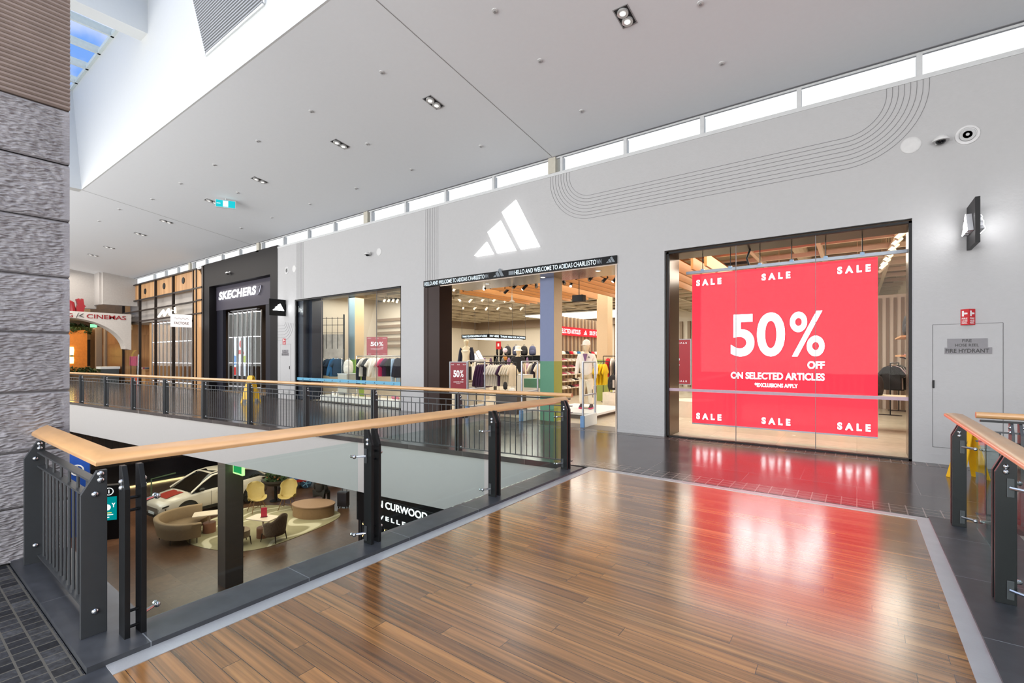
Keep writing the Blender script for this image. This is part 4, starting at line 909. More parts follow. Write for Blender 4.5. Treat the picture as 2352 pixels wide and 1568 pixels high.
# columns painted in two tones
def column(p, s, label, h=4.0, fr=('6d7796', '4f8468'), sd=('cbb596', '9a9a48')):
    x, y = p; zs = 1.49
    m = [M('col_' + c, c, .6, var=.02) for c in fr + sd]
    b = MB().box(x, x + s, y, y + s, 0, h); o = b.build('wall_painted_column', m[2]); o['kind'] = 'structure'
    for k in m[:2] + m[3:]: o.data.materials.append(k)
    o2 = MB().box(x - .003, x + s - .001, y - .003, y + .002, zs, h).build('upper_paint', m[0], o); MB().box(x - .003, x + s - .001, y - .003, y + .002, 0, zs).build('lower_paint', m[1], o)
    MB().box(x + s - .002, x + s + .003, y - .003, y + s, 0, zs).build('side_paint', m[3], o)
column((-6.44, 10.03), .40, 'doorway')
q = at(1371, 17.2); column((q.x, q.y), .42, '', fr=('c9b08c', '8d9a48'), sd=('d2b894', 'a3aa58'))
q = at(800, 18.6); column((q.x, q.y), .42, '', fr=('8fa9b5', '74a04a'), sd=('cdb591', '8aa84c'))
st('wall_column_cap', MB().box(-6.5, -5.98, 9.98, 10.5, 3.62, 4.6), navy_m)
# posters
sale_red = M('sale_red', '8c0c22', .4, var=.05)
def sale_poster(label, p, w, h, xd=(1, 0, 0), stand=None, lit=False, name='sale_poster'):
    t = thing(name, label, 'poster', p); xd = V(xd).normalized(); n = xd.cross(V((0, 0, 1))); Mx = Matrix(((xd.x, 0, n.x, 0), (xd.y, 0, n.y, 0), (0, 1, 0, 0), (0, 0, 0, 1)))
    z0 = stand or 0
    MB().prism([(-w / 2, z0), (w / 2, z0), (w / 2, z0 + h), (-w / 2, z0 + h)], -.012, .012, Mx).build('panel', emit('poster_lit_red', (.55, .02, .05), .9) if lit else sale_red, t)
    f = n * .0135; P = lambda a, z: V((0, 0, z0 + z * h)) + xd * (a * w) + f; b = MB(); k = w
    for z in (.045, .91):
        for a, al in ((-.44, 'L'), (0, 'C'), (.44, 'R')): txt('SALE', P(a, z), .035 * h, .16 * w, None, None, xd, align=al, into=b, lsp=1.4)
    txt('50', P(-.31, .50), .24 * h, .38 * w, None, None, xd, into=b, bold=.04); txt('%', P(.31, .50), .24 * h, .21 * w, None, None, xd, align='R', into=b, bold=.015)
    txt('OFF', P(.31, .40), .04 * h, .12 * w, None, None, xd, align='R', into=b); txt('ON SELECTED ARTICLES', P(0, .325), .035 * h, .6 * w, None, None, xd, align='C', into=b); txt('*EXCLUSIONS APPLY', P(0, .28), .02 * h, .25 * w, None, None, xd, align='C', into=b)
    b.build('lettering', emit('poster_text', (1, .97, .97), .95), t)
    if stand:
        fr = MB()
        for a in (-1, 1): fr.bar(xd * (a * (w / 2 + .012)) + V((0, 0, z0 - .02)), xd * (a * (w / 2 + .012)) + V((0, 0, z0 + h + .02)), .025, .03, xd)
        for z in (z0 - .01, z0 + h + .01): fr.bar(xd * (-w / 2 - .02) + V((0, 0, z)), xd * (w / 2 + .02) + V((0, 0, z)), .03, .025)
        fr.build('frame', M('poster_frame_grey', '8f9095', .4, .5), t)
        MB().bar((0, 0, .02), (0, 0, z0), .04, .04, (1, 0, 0)).build('pole', black_steel, t); MB().cbox((0, 0, .015), .4, .3, .03).build('foot', black_steel, t)
    return t
q = at(1053, 12.55); sale_poster('red 50 percent off poster on a stand beside the dark door portal', q, .43, .79, (.80, .59, 0), .66)
q = at(866, 18.2); t = sale_poster('red 50 percent off poster hanging above the clothes rail in the left window', (q.x, q.y, 1.66), .80, .70, (.82, .57, 0)); MB().tube([(-.3, .2, .7), (-.3, .2, 2.4)], .004, 4).build('hanging_wire', black_steel, t)
sale_poster('red sale poster half hidden behind the left edge of the big red screen', (-4.72, 14.2, 0), 1.6, 1.3, (1, 0, 0), .8)
# security gates
gate_m = M('gate_aluminium', 'a5a8b0', .3, .6)
acr = glass('acrylic', (.97, .98, .98), .25)
for q, (x, y, dx), lab in ((0, (-8.5, 9.98, .05), 'leftmost clear security gate beside the sale stand in the doorway'), (1, (-6.72, 9.98, .0), 'clear security gate in the middle of the doorway left of the painted column'), (2, (-5.02, 9.92, -.10), 'rightmost clear security gate in front of the white mannequin')):
    t = thing('security_gate', lab, 'gate', (x, y, 0)); t.rotation_euler = (0, 0, rad(4 * (q == 2)))
    for yy in (-.36, .36): MB().tube([(0, yy, .0), (0, yy, 1.48)], .024, 10).build('upright', gate_m, t, smooth=True)
    for z in (1.48, .72): MB().tube([(0, -.36, z), (0, .36, z)], .02, 8).build('cross_tube', gate_m, t, smooth=True)
    MB().box(-.006, .006, -.34, .34, .28, 1.46).build('clear_panel', acr, t)
    MB().box(-.05, .05, -.36, .36, 0, .27).build('base_box', panel_white, t, bevel=.01); MB().box(-.045, .045, -.42, -.34, 0, .27).build('end_cap', M('gate_blue_cap', '5e86b0', .4), t, bevel=.01)
# ------------------------------------------------------------------ clothes
def pillow(outline, t_=.022, inset=.84):
    cx = sum(p[0] for p in outline) / len(outline); cz = sum(p[1] for p in outline) / len(outline); n = len(outline); mb = MB(); rings = []
    for k, y in ((inset, -t_), (1, -t_ * .35), (1, t_ * .35), (inset, t_)):
        rings.append([((p[0] - cx) * (k if abs(p[0]) < .3 else 1 - (1 - k) * .3) + cx, y, (p[1] - cz) * (1 - (1 - k) * .35) + cz) for p in outline])
    vs_ = [p for r_ in rings for p in r_]; fs = [tuple(range(n)), tuple(range(3 * n, 4 * n))[::-1]]
    for i in range(3):
        for k in range(n): fs.append((i * n + k, (i + 1) * n + k, (i + 1) * n + (k + 1) % n, i * n + (k + 1) % n))
    return mb.add(vs_, fs)
def mir(h): return h + [(-x, z) for x, z in h[::-1] if abs(x) > 1e-6]
OUT = {'tee': mir([(.0, -.10), (.08, -.07), (.20, -.12), (.36, -.34), (.27, -.40), (.235, -.31), (.245, -.72), (.0, -.73)]),
       'jacket': mir([(.0, -.08), (.09, -.05), (.22, -.12), (.33, -.45), (.37, -.72), (.28, -.74), (.245, -.46), (.25, -.76), (.0, -.77)]),
       'trousers': mir([(.0, -.10), (.19, -.10), (.215, -.55), (.20, -1.05), (.06, -1.05), (.01, -.42)])}
PROTO = {}
for k, o_ in OUT.items():
    b = pillow(o_); me = bpy.data.meshes.new(k); me.from_pydata(b.v, [], b.f); me.update(); me.materials.append(None)
    bm = bmesh.new(); bm.from_mesh(me); bmesh.ops.recalc_face_normals(bm, faces=bm.faces); bm.to_mesh(me); bm.free(); me.polygons.foreach_set('use_smooth', [True] * len(me.polygons)); PROTO[k] = me
hb = MB().tube([(-.19, 0, -.13), (-.1, 0, -.085), (0, 0, -.06), (.1, 0, -.085), (.19, 0, -.13)], .006, 5).tube([(0, 0, -.06), (.012, 0, -.035), (.026, 0, -.01), (.024, 0, .014), (0, 0, .028), (-.02, 0, .02)], .003, 5)
HANG = bpy.data.meshes.new('hanger'); HANG.from_pydata(hb.v, [], hb.f); HANG.materials.append(chrome)
CN = {'ece6da': 'white', 'e9dfc8': 'cream', '46274a': 'dark purple', '5a3458': 'purple', '7d5a80': 'lilac', '1f2233': 'navy', '1b1a1c': 'black', 'e8c50f': 'yellow', '2f6fa0': 'blue', 'a9c4dd': 'light blue', 'c2182e': 'red', 'd8336b': 'pink', '6d6a66': 'grey', 'c7a6b8': 'pale pink', 'a89878': 'beige', '2d4a66': 'denim blue'}
def cloth(c): return M('cloth_' + CN[c].replace(' ', '_'), c, .85, var=.08, nscale=6)
KN = {'tee': 't-shirt', 'jacket': 'jacket', 'trousers': 'trousers'}
def garment(kind, c, loc, rz, where, group, sc=1.0, marks=False):
    t = thing({'tee': 't_shirt', 'jacket': 'jacket', 'trousers': 'trousers'}[kind], '%s %s hanging on %s' % (CN[c], KN[kind], where), KN[kind], loc, rz, '%s %ss %s' % (CN[c], kind, group)); t.scale = (sc,) * 3
    o = bpy.data.objects.new('fabric', PROTO[kind]); COL.objects.link(o); o.parent = t; o.material_slots[0].link = 'OBJECT'; o.material_slots[0].material = cloth(c)
    o2 = bpy.data.objects.new('hanger', HANG); COL.objects.link(o2); o2.parent = t
    if marks: logo((.05, -.037, -.26), .09, MB()).build('chest_logo', ink, t)
    return t
def rail(label, p, rz, L_, h, name='clothes_rail', thick=.014, mat_=None, arms=False):
    t = thing(name, label, 'clothes rail', (p[0], p[1], 0), rz); mat_ = mat_ or black_steel
    for x in (-L_ / 2, L_ / 2): MB().tube([(x, 0, 0), (x, 0, h)], thick, 8).build('upright', mat_, t, smooth=True); MB().cbox((x, 0, .012), .05, .5, .024).build('foot', mat_, t)
    MB().tube([(-L_ / 2, 0, h), (L_ / 2, 0, h)], thick, 8).build('top_bar', mat_, t, smooth=True)
    return t
def hang(p, rz, L_, h, seq, where, group, twist=90, sc=1.0):
    n = len(seq); d = V((math.cos(rz), math.sin(rz), 0))
    for i, (k, c) in enumerate(seq):
        q = V((p[0], p[1], h)) + d * (-L_ / 2 + .09 + (L_ - .18) * (i + .5) / n)
        garment(k, c, (q.x, q.y, h + .0), rz + rad(twist + R.uniform(-3, 3)), where, group, sc, marks=(c in ('ece6da',) and i % 2 == 0))
W_, CR, DP, PU, LI, NV, BK, YE, BL, LB, RD, PK, GY, PP, BE, DB = list(CN)
def rack_full(label, where, group, p, rz, L_, h, seq, twist=90, sc=1.0, **kw):
    rail(label, p, rz, L_, h, **kw); hang(p, rz, L_, h, seq, where, group, twist, sc)
# doorway: purple jackets and white tees on a black rail
q = at(1140, 14.6); rack_full('black clothes rail of purple jackets and white tees behind the doorway', 'the rail of purple jackets behind the doorway', 'on the doorway rail', q, rad(32), 1.25, 1.42, [('jacket', DP)] * 4 + [('tee', W_)] * 5 + [('tee', DP)] + [('tee', CR)] * 4, 58)
q = at(1219, 18.0); rack_full('clothes rail of white and navy tees seen through the middle security gate', 'the rail behind the middle security gate', 'on the rail behind the gate', q, rad(20), 1.0, 1.42, [('tee', W_), ('tee', CR), ('tee', PP), ('tee', W_), ('jacket', NV), ('tee', W_)], 62)
q = at(1162, 19.5); rack_full('clothes rail of lilac and purple tops at the middle of the shop', 'the lilac rail in the middle of the shop', 'on the lilac rail', q, rad(36), 2.2, 1.62, [('tee', LI), ('tee', PU), ('tee', BK), ('tee', GY), ('tee', LI), ('jacket', PU), ('tee', CR), ('jacket', LI)], 80)
q = at(1380, 15.1); rack_full('black clothes rail of yellow tees beside the white mannequin', 'the rail of yellow tees beside the white mannequin', 'on the yellow rail', q, rad(35), .55, 1.44, [('tee', YE)] * 4, 62, sc=1.02)
q = at(1412, 16.5); rack_full('clothes rail of red and white tops at the right edge of the doorway', 'the rail at the right edge of the doorway', 'on the red rail', q, rad(35), .8, 1.62, [('tee', RD), ('tee', W_), ('jacket', NV), ('tee', RD)], 62)
# left window
q = at(757, 18.3); rack_full('chrome clothes rail of purple, white and blue tops in the left window', 'the left chrome rail in the left window', 'on the left window rail', q, rad(30), 1.0, 1.60, [('tee', PU), ('tee', LI), ('tee', W_), ('tee', DB), ('tee', DB), ('jacket', BL), ('tee', DB)], 50, mat_=chrome)
q = at(873, 17.0); rack_full('long chrome clothes rail with white tees and navy tops in the left window', 'the long chrome rail in the left window', 'on the long window rail', q, rad(30), 1.75, 1.62, [('trousers', NV), ('tee', W_), ('tee', BK), ('tee', W_), ('jacket', W_), ('tee', W_), ('tee', PK), ('tee', DP), ('tee', BK), ('trousers', LB), ('jacket', NV)], 60, mat_=chrome)
# right window edge
q = at(2055, 13.4); rack_full('clothes rail of white and black tops at the right edge of the sale window', 'the rail at the right edge of the sale window', 'on the sale window rail', q, rad(80), 1.5, 1.42, [('tee', BK), ('tee', PP), ('tee', W_), ('jacket', BK), ('tee', PP), ('tee', W_), ('tee', BK), ('jacket', GY), ('tee', BK)], 70)
q = at(1800, 16); rack_full('long clothes rail glimpsed through the red sale screen', 'the long rail behind the red screen', 'behind the red screen', q, rad(10), 3.0, 1.5, [('tee', (W_, GY, BK, NV, PP)[i % 5]) for i in range(16)], 70)
# ------------------------------------------------------------------ mannequins
skin_m = M('mannequin_cream', 'd9c8a6', .45, var=.02)
def mannequin(label, loc, rz, top, legs, shoes=None, hat=None, hat_c=None, shirt=None, sleeves='long', headless=False, turn=0, pole=True, arm=.0, name='mannequin'):
    t = thing(name, label, 'mannequin', loc, rz)
    J = [(0, 0, .96), (0, .0, 1.14), (0, .0, 1.36), (0, .01, 1.49), (0, .0, 1.555), (0, -.02, 1.655), (0, -.01, 1.745)]; r_ = [(.155, .11), (.125, .09), (.16, .11), (.058, .058), (.050, .056), (.098, .118), (.092, .112)]
    E = [(0, 1), (1, 2), (2, 3), (3, 4), (4, 5), (5, 6)]
    for s_ in (-1, 1):
        k = len(J); J += [(s_ * .185, 0, 1.40), (s_ * .25, .02, 1.14), (s_ * .27, -.05 - arm, .90), (s_ * .27, -.07 - arm, .80)]; r_ += [.055, .042, .03, .03]
        E += [(2, k), (k, k + 1), (k + 1, k + 2), (k + 2, k + 3)]
        k = len(J); J += [(s_ * .095, 0, .86), (s_ * .115, -.01, .49), (s_ * .125, .02, .09), (s_ * .14, -.10, .04)]; r_ += [.085, .056, .038, .03]
        E += [(0, k), (k, k + 1), (k + 1, k + 2), (k + 2, k + 3)]
    skin('body', J, E, r_, skin_m, t)
    if top:
        g = .022; jj = [(0, 0, .84), J[1], J[2], (0, .01, 1.47)]; rr = [(.205, .155), (.175, .135), (.18, .135), (.085, .08)]; ee = [(0, 1), (1, 2), (2, 3)]
        for s_ in (-1, 1):
            k = len(jj); b_ = 7 if s_ < 0 else 15
            jj += [J[b_], J[b_ + 1] if sleeves == 'long' else tuple(V(J[b_]).lerp(V(J[b_ + 1]), .62))]; rr += [.085, .068]; ee += [(2, k), (k, k + 1)]
            if sleeves == 'long': jj.append(J[b_ + 2]); rr.append(.052); ee.append((k + 1, k + 2))
        jk = skin('jacket' if sleeves == 'long' else 'tee', jj, ee, rr, cloth(top), t)
        if shirt: MB().prism([(-.055, 1.47), (.055, 1.47), (.03, 1.36), (.0, 1.24), (-.03, 1.36)], .10, .165, Matrix(((1, 0, 0, 0), (0, 0, -1, 0), (0, 1, 0, 0), (0, 0, 0, 1)))).build('shirt_front', cloth(shirt), t)
        logo((.07, -.165, 1.36), .07, MB(), t=.006).build('chest_logo', ink, t)
    if legs:
        jj = [(0, 0, .93)]; rr = [(.178, .14)]; ee = []
        for b_ in (11, 19):
            k = len(jj); jj += [(J[b_][0] * .95, 0, .72), J[b_ + 1], J[b_ + 2]]; rr += [.118, .092, .078]; ee += [(0, k), (k, k + 1), (k + 1, k + 2)]
        skin('trousers', jj, ee, rr, cloth(legs), t)
    if shoes:
        for s_ in (-1, 1):
            b = MB(); sh = [(-.04, .07), (-.045, -.02), (-.05, -.12), (-.03, -.19), (0, -.21), (.03, -.19), (.05, -.12), (.045, -.02), (.04, .07)]
            MB().prism([(x * 1.05, y) for x, y in sh], .0, .03, Matrix.Translation((s_ * .135, 0, 0))).build('shoe_sole', cloth(PK) if shoes == 'dark' else panel_white, t, bevel=.006)
            n = len(sh); vs_ = [(x + s_ * .135, y, .03) for x, y in sh] + [(x * .85 + s_ * .135, y * .8 + .01, .085 if y > -.1 else .06) for x, y in sh] + [(x * .6 + s_ * .135, max(y * .4, -.05) + .02, .11) for x, y in sh]
            b.add(vs_, [tuple(range(n))[::-1], tuple(range(2 * n, 3 * n))] + [(i * n + k, i * n + (k + 1) % n, (i + 1) * n + (k + 1) % n, (i + 1) * n + k) for i in range(2) for k in range(n)])
            b.build('shoe_upper', M('shoe_dark', '3a2c30', .7, var=.2, nscale=20) if shoes == 'dark' else panel_white, t, smooth=True)
    if hat:
        b = MB()
        if hat == 'cap':
            b.lathe([(.106, 1.70), (.110, 1.74), (.10, 1.80), (.062, 1.845), (.003, 1.86)], 18, (0, 0, 0), None, .92, 1.1)
            b.prism([(.085 * math.cos(rad(a)), -.07 - .13 * math.sin(rad(a))) for a in range(0, 181, 20)], 1.698, 1.71)
        else: b.lathe([(.17, 1.685), (.165, 1.695), (.115, 1.745), (.11, 1.84), (.08, 1.865), (.003, 1.87)], 18, (0, 0, 0), None, .95, 1.08)
        o = b.build(hat if hat == 'cap' else 'bucket_hat', cloth(hat_c), t, smooth=True); o.rotation_euler = (0, 0, rad(turn))
    if pole: MB().cbox((0, .05, .006), .34, .34, .012).build('base_plate', M('base_steel', 'b8b0a0', .3, .5), t)
    return t
q = at(1347, 13.15); t = mannequin('mannequin in white jacket, cap and cream trousers on the low white platform', (q.x, q.y, .17), rad(12), W_, CR, 'dark', 'cap', W_, LI, turn=-25); t.scale = (1.03,) * 3
MB().bar((.19, -.1, .52), (.2, -.08, .30), .02, .012).build('trouser_stripe', ink, t)
p = thing('display_platform', 'low white display platform under the white mannequin in the doorway', 'platform', (q.x, q.y, 0), rad(2))
MB().box(-.95, .72, -1.0, 1.15, .10, .16).build('deck', panel_white, p, bevel=.008); MB().box(-.8, .58, -.85, 1.0, 0, .10).build('plinth', M('plinth_grey', '77716a', .7), p)
q = at(1071, 16.6); p = thing('display_plinth', 'beige display plinth under the dark jacket mannequin left of the doorway', 'plinth', (q.x, q.y, 0)); MB().box(-.4, .4, -.4, .4, 0, .42).build('block', beige, p, bevel=.01); MB().box(-.41, .41, -.41, .41, .42, .44).build('top', panel_white, p)
mannequin('mannequin in open dark jacket and cream top at the left of the doorway', (q.x, q.y, .46), rad(20), None, BK, None, None)
t = [o for o in bpy.data.objects if o.name.startswith('mannequin') and o.parent is None][-1]
for s_ in (-1, 1):
    skin('jacket_side', [(s_ * .12, .03, 1.44), (s_ * .19, 0, 1.40), (s_ * .25, .02, 1.12), (s_ * .27, -.05, .92), (s_ * .15, .05, 1.15), (s_ * .16, .05, .86)], [(0, 1), (1, 2), (2, 3), (0, 4), (4, 5)], [.07, .08, .065, .05, (.07, .10), (.08, .10)], cloth(NV), t)
skin('crop_top', [(0, -.01, 1.40), (0, -.012, 1.27)], [(0, 1)], [(.165, .118), (.145, .108)], cloth(CR), t)
q = at(1190, 17.2); p = thing('display_plinth', 'beige display plinth under the bucket hat mannequin', 'plinth', (q.x, q.y, 0)); MB().box(-.35, .35, -.35, .35, 0, .10).build('block', beige, p, bevel=.01); MB().box(-.36, .36, -.36, .36, .10, .12).build('top', panel_white, p)
mannequin('mannequin in black tee and white bucket hat behind the middle security gate', (q.x, q.y, .13), rad(40), BK, BK, None, 'hat', W_, None, 'short', arm=.08)
# ------------------------------------------------------------------ bags, caps, shoes
def backpack_mesh(t, c, s_=1.0, label_strip=False):
    m = M('bag_' + c, c, .75, var=.1)
    prof = [(.002, 0), (.15, .01), (.175, .12), (.17, .28), (.14, .40), (.07, .46), (.002, .47)]
    b = MB().lathe([(r * s_, z * s_) for r, z in prof], 18, (0, 0, 0), None, 1.0, .62); body = b.build('bag_body', m, t, smooth='all')
    b = MB().lathe([(r * s_ * .75, z * s_ * .5 + .04 * s_) for r, z in prof], 14, (0, -.06 * s_, 0), None, 1.0, .7); b.build('front_pocket', m, t, smooth='all')
    MB().tube([(-.04 * s_, .02, .45 * s_), (-.03 * s_, .02, .52 * s_), (.03 * s_, .02, .52 * s_), (.04 * s_, .02, .45 * s_)], .009 * s_, 6).build('carry_loop', m, t, smooth=True)
    for k in (-1, 1): MB().tube([(k * .08 * s_, .08 * s_, .42 * s_), (k * .10 * s_, .15 * s_, .28 * s_), (k * .09 * s_, .10 * s_, .06 * s_)], .016 * s_, 6).build('shoulder_strap', m, t, smooth=True)
    if label_strip: MB().box(-.03 * s_, .03 * s_, -.158 * s_, -.13 * s_, .08 * s_, .32 * s_).build('pale_tag', M('tag_pale', 'b9b4aa', .6), t)
def backpack(label, loc, rz, c, s_=1.0, strip=False, group=None):
    t = thing('backpack', label, 'backpack', loc, rz, group); backpack_mesh(t, c, s_, strip); return t
def pedestal(label, p, r, h, ribs=True):
    t = thing('round_pedestal', label, 'pedestal', (p[0], p[1], 0)); MB().lathe([(r, .0), (r, h - .03), (r, h), (r - .01, h + .001)], 40).build('drum', M('pedestal_white', 'e0d6c2', .5), t, smooth=True)
    if ribs:
        for i in range(7): MB().lathe([(r + .002, .04 + i * .035), (r + .006, .05 + i * .035), (r + .002, .06 + i * .035)], 40).build('rib', M('pedestal_white'), t)
    return t
q = at(1409, 14.5); pedestal('round white ribbed pedestal under the black backpack in the doorway', q, .33, .50)
t = backpack('black backpack with pale tag on the round white pedestal in the doorway', (q.x, q.y, .578), rad(25), '1c1a1b', 1.0, True); MB().tube([(0, 0, -.07), (0, 0, .02)], .012, 8).lathe([(.1, -.07), (.1, -.062)], 16).build('display_stand', chrome, t)
q = at(1590, 12.9); pedestal('round white plinth behind the lower left corner of the red screen', q, .55, .42, False)
def shoe_parts(t, c1, c2, s_=1.0):
    sh = [(-.035, .12), (-.04, .02), (-.048, -.10), (-.03, -.16), (0, -.175), (.03, -.16), (.048, -.10), (.04, .02), (.035, .12)]; n = len(sh)
    MB().prism([(x * s_, y * s_) for x, y in sh], 0, .035 * s_).build('sole', M('sole_' + c2, c2, .6), t)
    vs_ = [(x * s_, y * s_, .03 * s_) for x, y in sh] + [(x * .9 * s_, y * .92 * s_, (.09 if y > -.05 else .065) * s_) for x, y in sh] + [(x * .55 * s_, (max(y, -.03) * .8 + .02) * s_, .115 * s_) for x, y in sh]
    MB().add(vs_, [tuple(range(2 * n, 3 * n))] + [(i * n + k, i * n + (k + 1) % n, (i + 1) * n + (k + 1) % n, (i + 1) * n + k) for i in range(2) for k in range(n)]).build('upper', M('upper_' + c1, c1, .7, var=.12), t, smooth=True)
SHOES = []
for c1, c2, nm in (('e9e2d6', 'f0ece4', 'white'), ('2a282c', 'e8e4dc', 'black'), ('b8596b', 'efe9e0', 'pink'), ('7a4a44', 'e6ded2', 'brown'), ('c9b79a', 'efe8da', 'beige')):
    t = thing('sports_shoe', nm, 'shoe', (0, 0, -9)); shoe_parts(t, c1, c2); SHOES.append((t, nm))
used = set()
def shoe(i, loc, rz, where, group, sc=1.0):
    p_, nm = SHOES[i]
    if nm not in used: used.add(nm); o = p_; o.location = loc; o.rotation_euler = (0, 0, rz)
    else: o = dup(p_, loc, rz)
    o['label'] = '%s sports shoe %s' % (nm, where); o['group'] = '%s sports shoes %s' % (nm, group); o.scale = (sc,) * 3; return o
t = thing('shoe_wall', 'tall slatted partition of shoe shelves under the red ticker behind the white mannequin', 'shelving', (-9.4, 17.6, 0))
MB().box(-9.55, -9.45, 15.9, 19.6, 0, 3.2).build('back_panel', M('shoe_wall_panel', 'b9a284', .7, var=.06), t, world=True)
for i in range(12): MB().box(-9.45, -9.38, 15.95 + i * .32, 16.03 + i * .32, 0, 3.2).build('upright', M('taupe_slats'), t, world=True)
rows = [.35, .62, .89, 1.16, 1.43, 1.70]
for z in rows: MB().box(-9.45, -9.2, 15.95, 19.5, z - .015, z).build('shelf_board', M('shelf_pale', 'd8c8ac', .6), t, world=True)
for j, z in enumerate(rows[:5]):
    for i in range(11): shoe(R.choice((0, 0, 1, 2, 3, 4)), (-9.32, 16.15 + i * .32, z), rad(90 + R.uniform(-12, 12)), 'on the %s shelf of the slatted shoe wall' % ('lowest', 'second', 'third', 'fourth', 'fifth')[j], 'on shelf %d of the shoe wall' % j)
def cap(label, loc, rz, c, group=None):
    t = thing('cap', label, 'cap', loc, rz, group); m = cloth(c)
    MB().lathe([(.10, 0), (.105, .04), (.09, .09), (.05, .12), (.003, .128)], 16, (0, 0, 0), None, .92, 1.08).build('crown', m, t, smooth=True)
    MB().prism([(.08 * math.cos(rad(a)), -.07 - .12 * math.sin(rad(a))) for a in range(0, 181, 20)], 0, .012).build('peak', m, t); return t
capc = [W_, BK, RD, W_, BL, CR]
cap0 = {}
for i in range(11):
    c = capc[i % 6]; lab = '%s cap on the top shelf of the slatted shoe wall' % CN[c]
    if c not in cap0: cap0[c] = cap(lab, (-9.32, 16.15 + i * .32, 1.70), rad(90), c, '%s caps on the shoe wall' % CN[c])
    else: dup(cap0[c], (-9.32, 16.15 + i * .32, 1.70), rad(90))
def flat_banner(label, p, w, h, mat_, xd, txts=(), name='led_ticker_sign', cat='sign'):
    t = thing(name, label, cat, p); xd = V(xd); n = xd.cross(V((0, 0, 1))); Mx = Matrix(((xd.x, 0, n.x, 0), (xd.y, 0, n.y, 0), (0, 1, 0, 0), (0, 0, 0, 1)))
    MB().prism([(0, 0), (w, 0), (w, h), (0, h)], -.03, .0, Mx).build('screen', mat_, t)
    for kind, a, b_, tm in txts:
        o = xd * a + n * .003 + V((0, 0, h * .22))
        if kind == '^': logo(o, b_, MB(), xd).build('logo', tm, t)
        else: txt(kind, o, h * .55, b_, tm, t, xd, bold=.03, world=False)
    return t
lr = emit('ticker_red', (.95, .05, .06), 1.0); lw = emit('ticker_white', (1, .97, .95), 1.3)
flat_banner('red ticker sign reading SELECTED ARTICLES above the slatted shoe wall', (-9.3, 15.9, 2.45), 3.7, .34, lr, (0, 1, 0), [('SELECTED ARTICLES', .02, 1.65, lw), ('^', 1.95, .32, lw), ('50% OFF ON SELE', 2.5, 1.15, lw)])
for y in (16.2, 19.2): MB().tube([(-9.32, y - 15.9, .34), (-9.32, y - 15.9, 1.6)], .006, 4)
# hanging square ring of tickers over the cash desk
x0, x1, y0, y1, z0 = -13.4, -11.97, 14.79, 17.4, 2.36
t = thing('ticker_ring', 'black hanging square ring of ticker screens glowing underneath deep in the shop', 'sign', (x1, y0, z0))
lb = M('led_black'); lt2 = emit('led_text'); 
for (a, b_, nm) in (((x0, y0), (x1, y0), 'THANK YOU FOR SHOPPING AT ADIDAS'), ((x1, y0), (x1, y1), 'PAY HERE   THANK YOU FOR SHOPPING'), ((x1, y1), (x0, y1), ''), ((x0, y1), (x0, y0), '')):
    A_, B_ = V((*a, z0)), V((*b_, z0)); d = (B_ - A_); L_ = d.length; d.normalize(); n = d.cross(V((0, 0, 1)))
    MB().bar(A_ + V((0, 0, .08)), B_ + V((0, 0, .08)), .05, .16).build('screen', lb, t, world=True)
    if nm: txt(nm, A_ + d * .05 + n * .028 + V((0, 0, .04)), .08, L_ - .1, lt2, t, d, bold=.03)
MB().box(x0 + .08, x1 - .08, y0 + .08, y1 - .08, z0 - .012, z0 + .0).build('lit_underside', emit('ring_glow', (1, .92, .8), 2.2), t, world=True)
for x in (x0, (x0 + x1) / 2, x1):
    for y in (y0, y1): MB().tube([(x, y, z0 + .16), (x, y, 4.0)], .006, 5).build('hanging_wire', black_steel, t, world=True)
q = at(1099, 18.0); t = thing('display_block', 'white display block carrying the glowing white logo deep in the shop', 'plinth', (q.x, q.y, 0)); MB().box(-.3, .3, -.3, .3, 0, 1.48).build('block', beige, t, bevel=.01); MB().box(-.31, .31, -.31, .31, 1.48, 1.5).build('top', panel_white, t)
t = thing('illuminated_logo', 'glowing white three bar logo standing on the block under the ticker ring', 'sign', (q.x - .1, q.y, 1.5), rad(30)); 
for i in range(3): logo((-.27, -.03, .01), .56, MB(), t=.06, bars=(i,)).build('bar', emit('logo_bar'), t)
MB().box(-.27, .3, -.04, .0, 0, .012).build('base', panel_white, t)
t = thing('fire_sign', 'small red fire sign on the shop wall right of the glowing logo', 'sign', at(1145, 22, 1.95)); MB().cbox((0, 0, .18), .28, .02, .36).build('panel', sign_red, t); MB().cbox((0, -.012, .2), .1, .004, .14).build('symbol', sign_white, t)
MB().cbox((0, .03, -.95), .04, .03, 2.0).build('post', beige, t)
# shelf run with backpacks, and black shoe shelves beneath
q = at(1192, 22.0); t = thing('backpack_shelf', 'black shelving with backpacks on top and shoes below deep in the shop', 'shelving', (q.x, q.y, 0), rad(20))
for z in (.55, .92, 1.29, 1.66): MB().box(-1.15, 1.6, -.2, .2, z - .02, z).build('shelf_board', black_m, t)
for x in (-1.18, .2, 1.6): MB().box(x, x + .03, -.2, .2, 0, 1.638).build('upright', black_m, t)
MB().box(-1.15, 1.6, .17, .2, .3, 1.66).build('back_panel', black_m, t)
dxy = V((math.cos(rad(20)), math.sin(rad(20)), 0)); nn = V((-dxy.y, dxy.x, 0))
for i, (c, lab) in enumerate((('1b1a1d', 'leftmost black'), ('2a2a30', 'black'), ('4a5068', 'slate blue'), ('1e1d20', 'rounded black'), ('4d5270', 'rightmost slate blue'))):
    p = q + dxy * (-.95 + i * .40) + V((0, 0, 1.664)); backpack('%s backpack standing on the dark shelf deep in the shop, %s of five' % (lab.split()[-1] if i else 'black', ORD[i]), p, rad(25), c, .95)
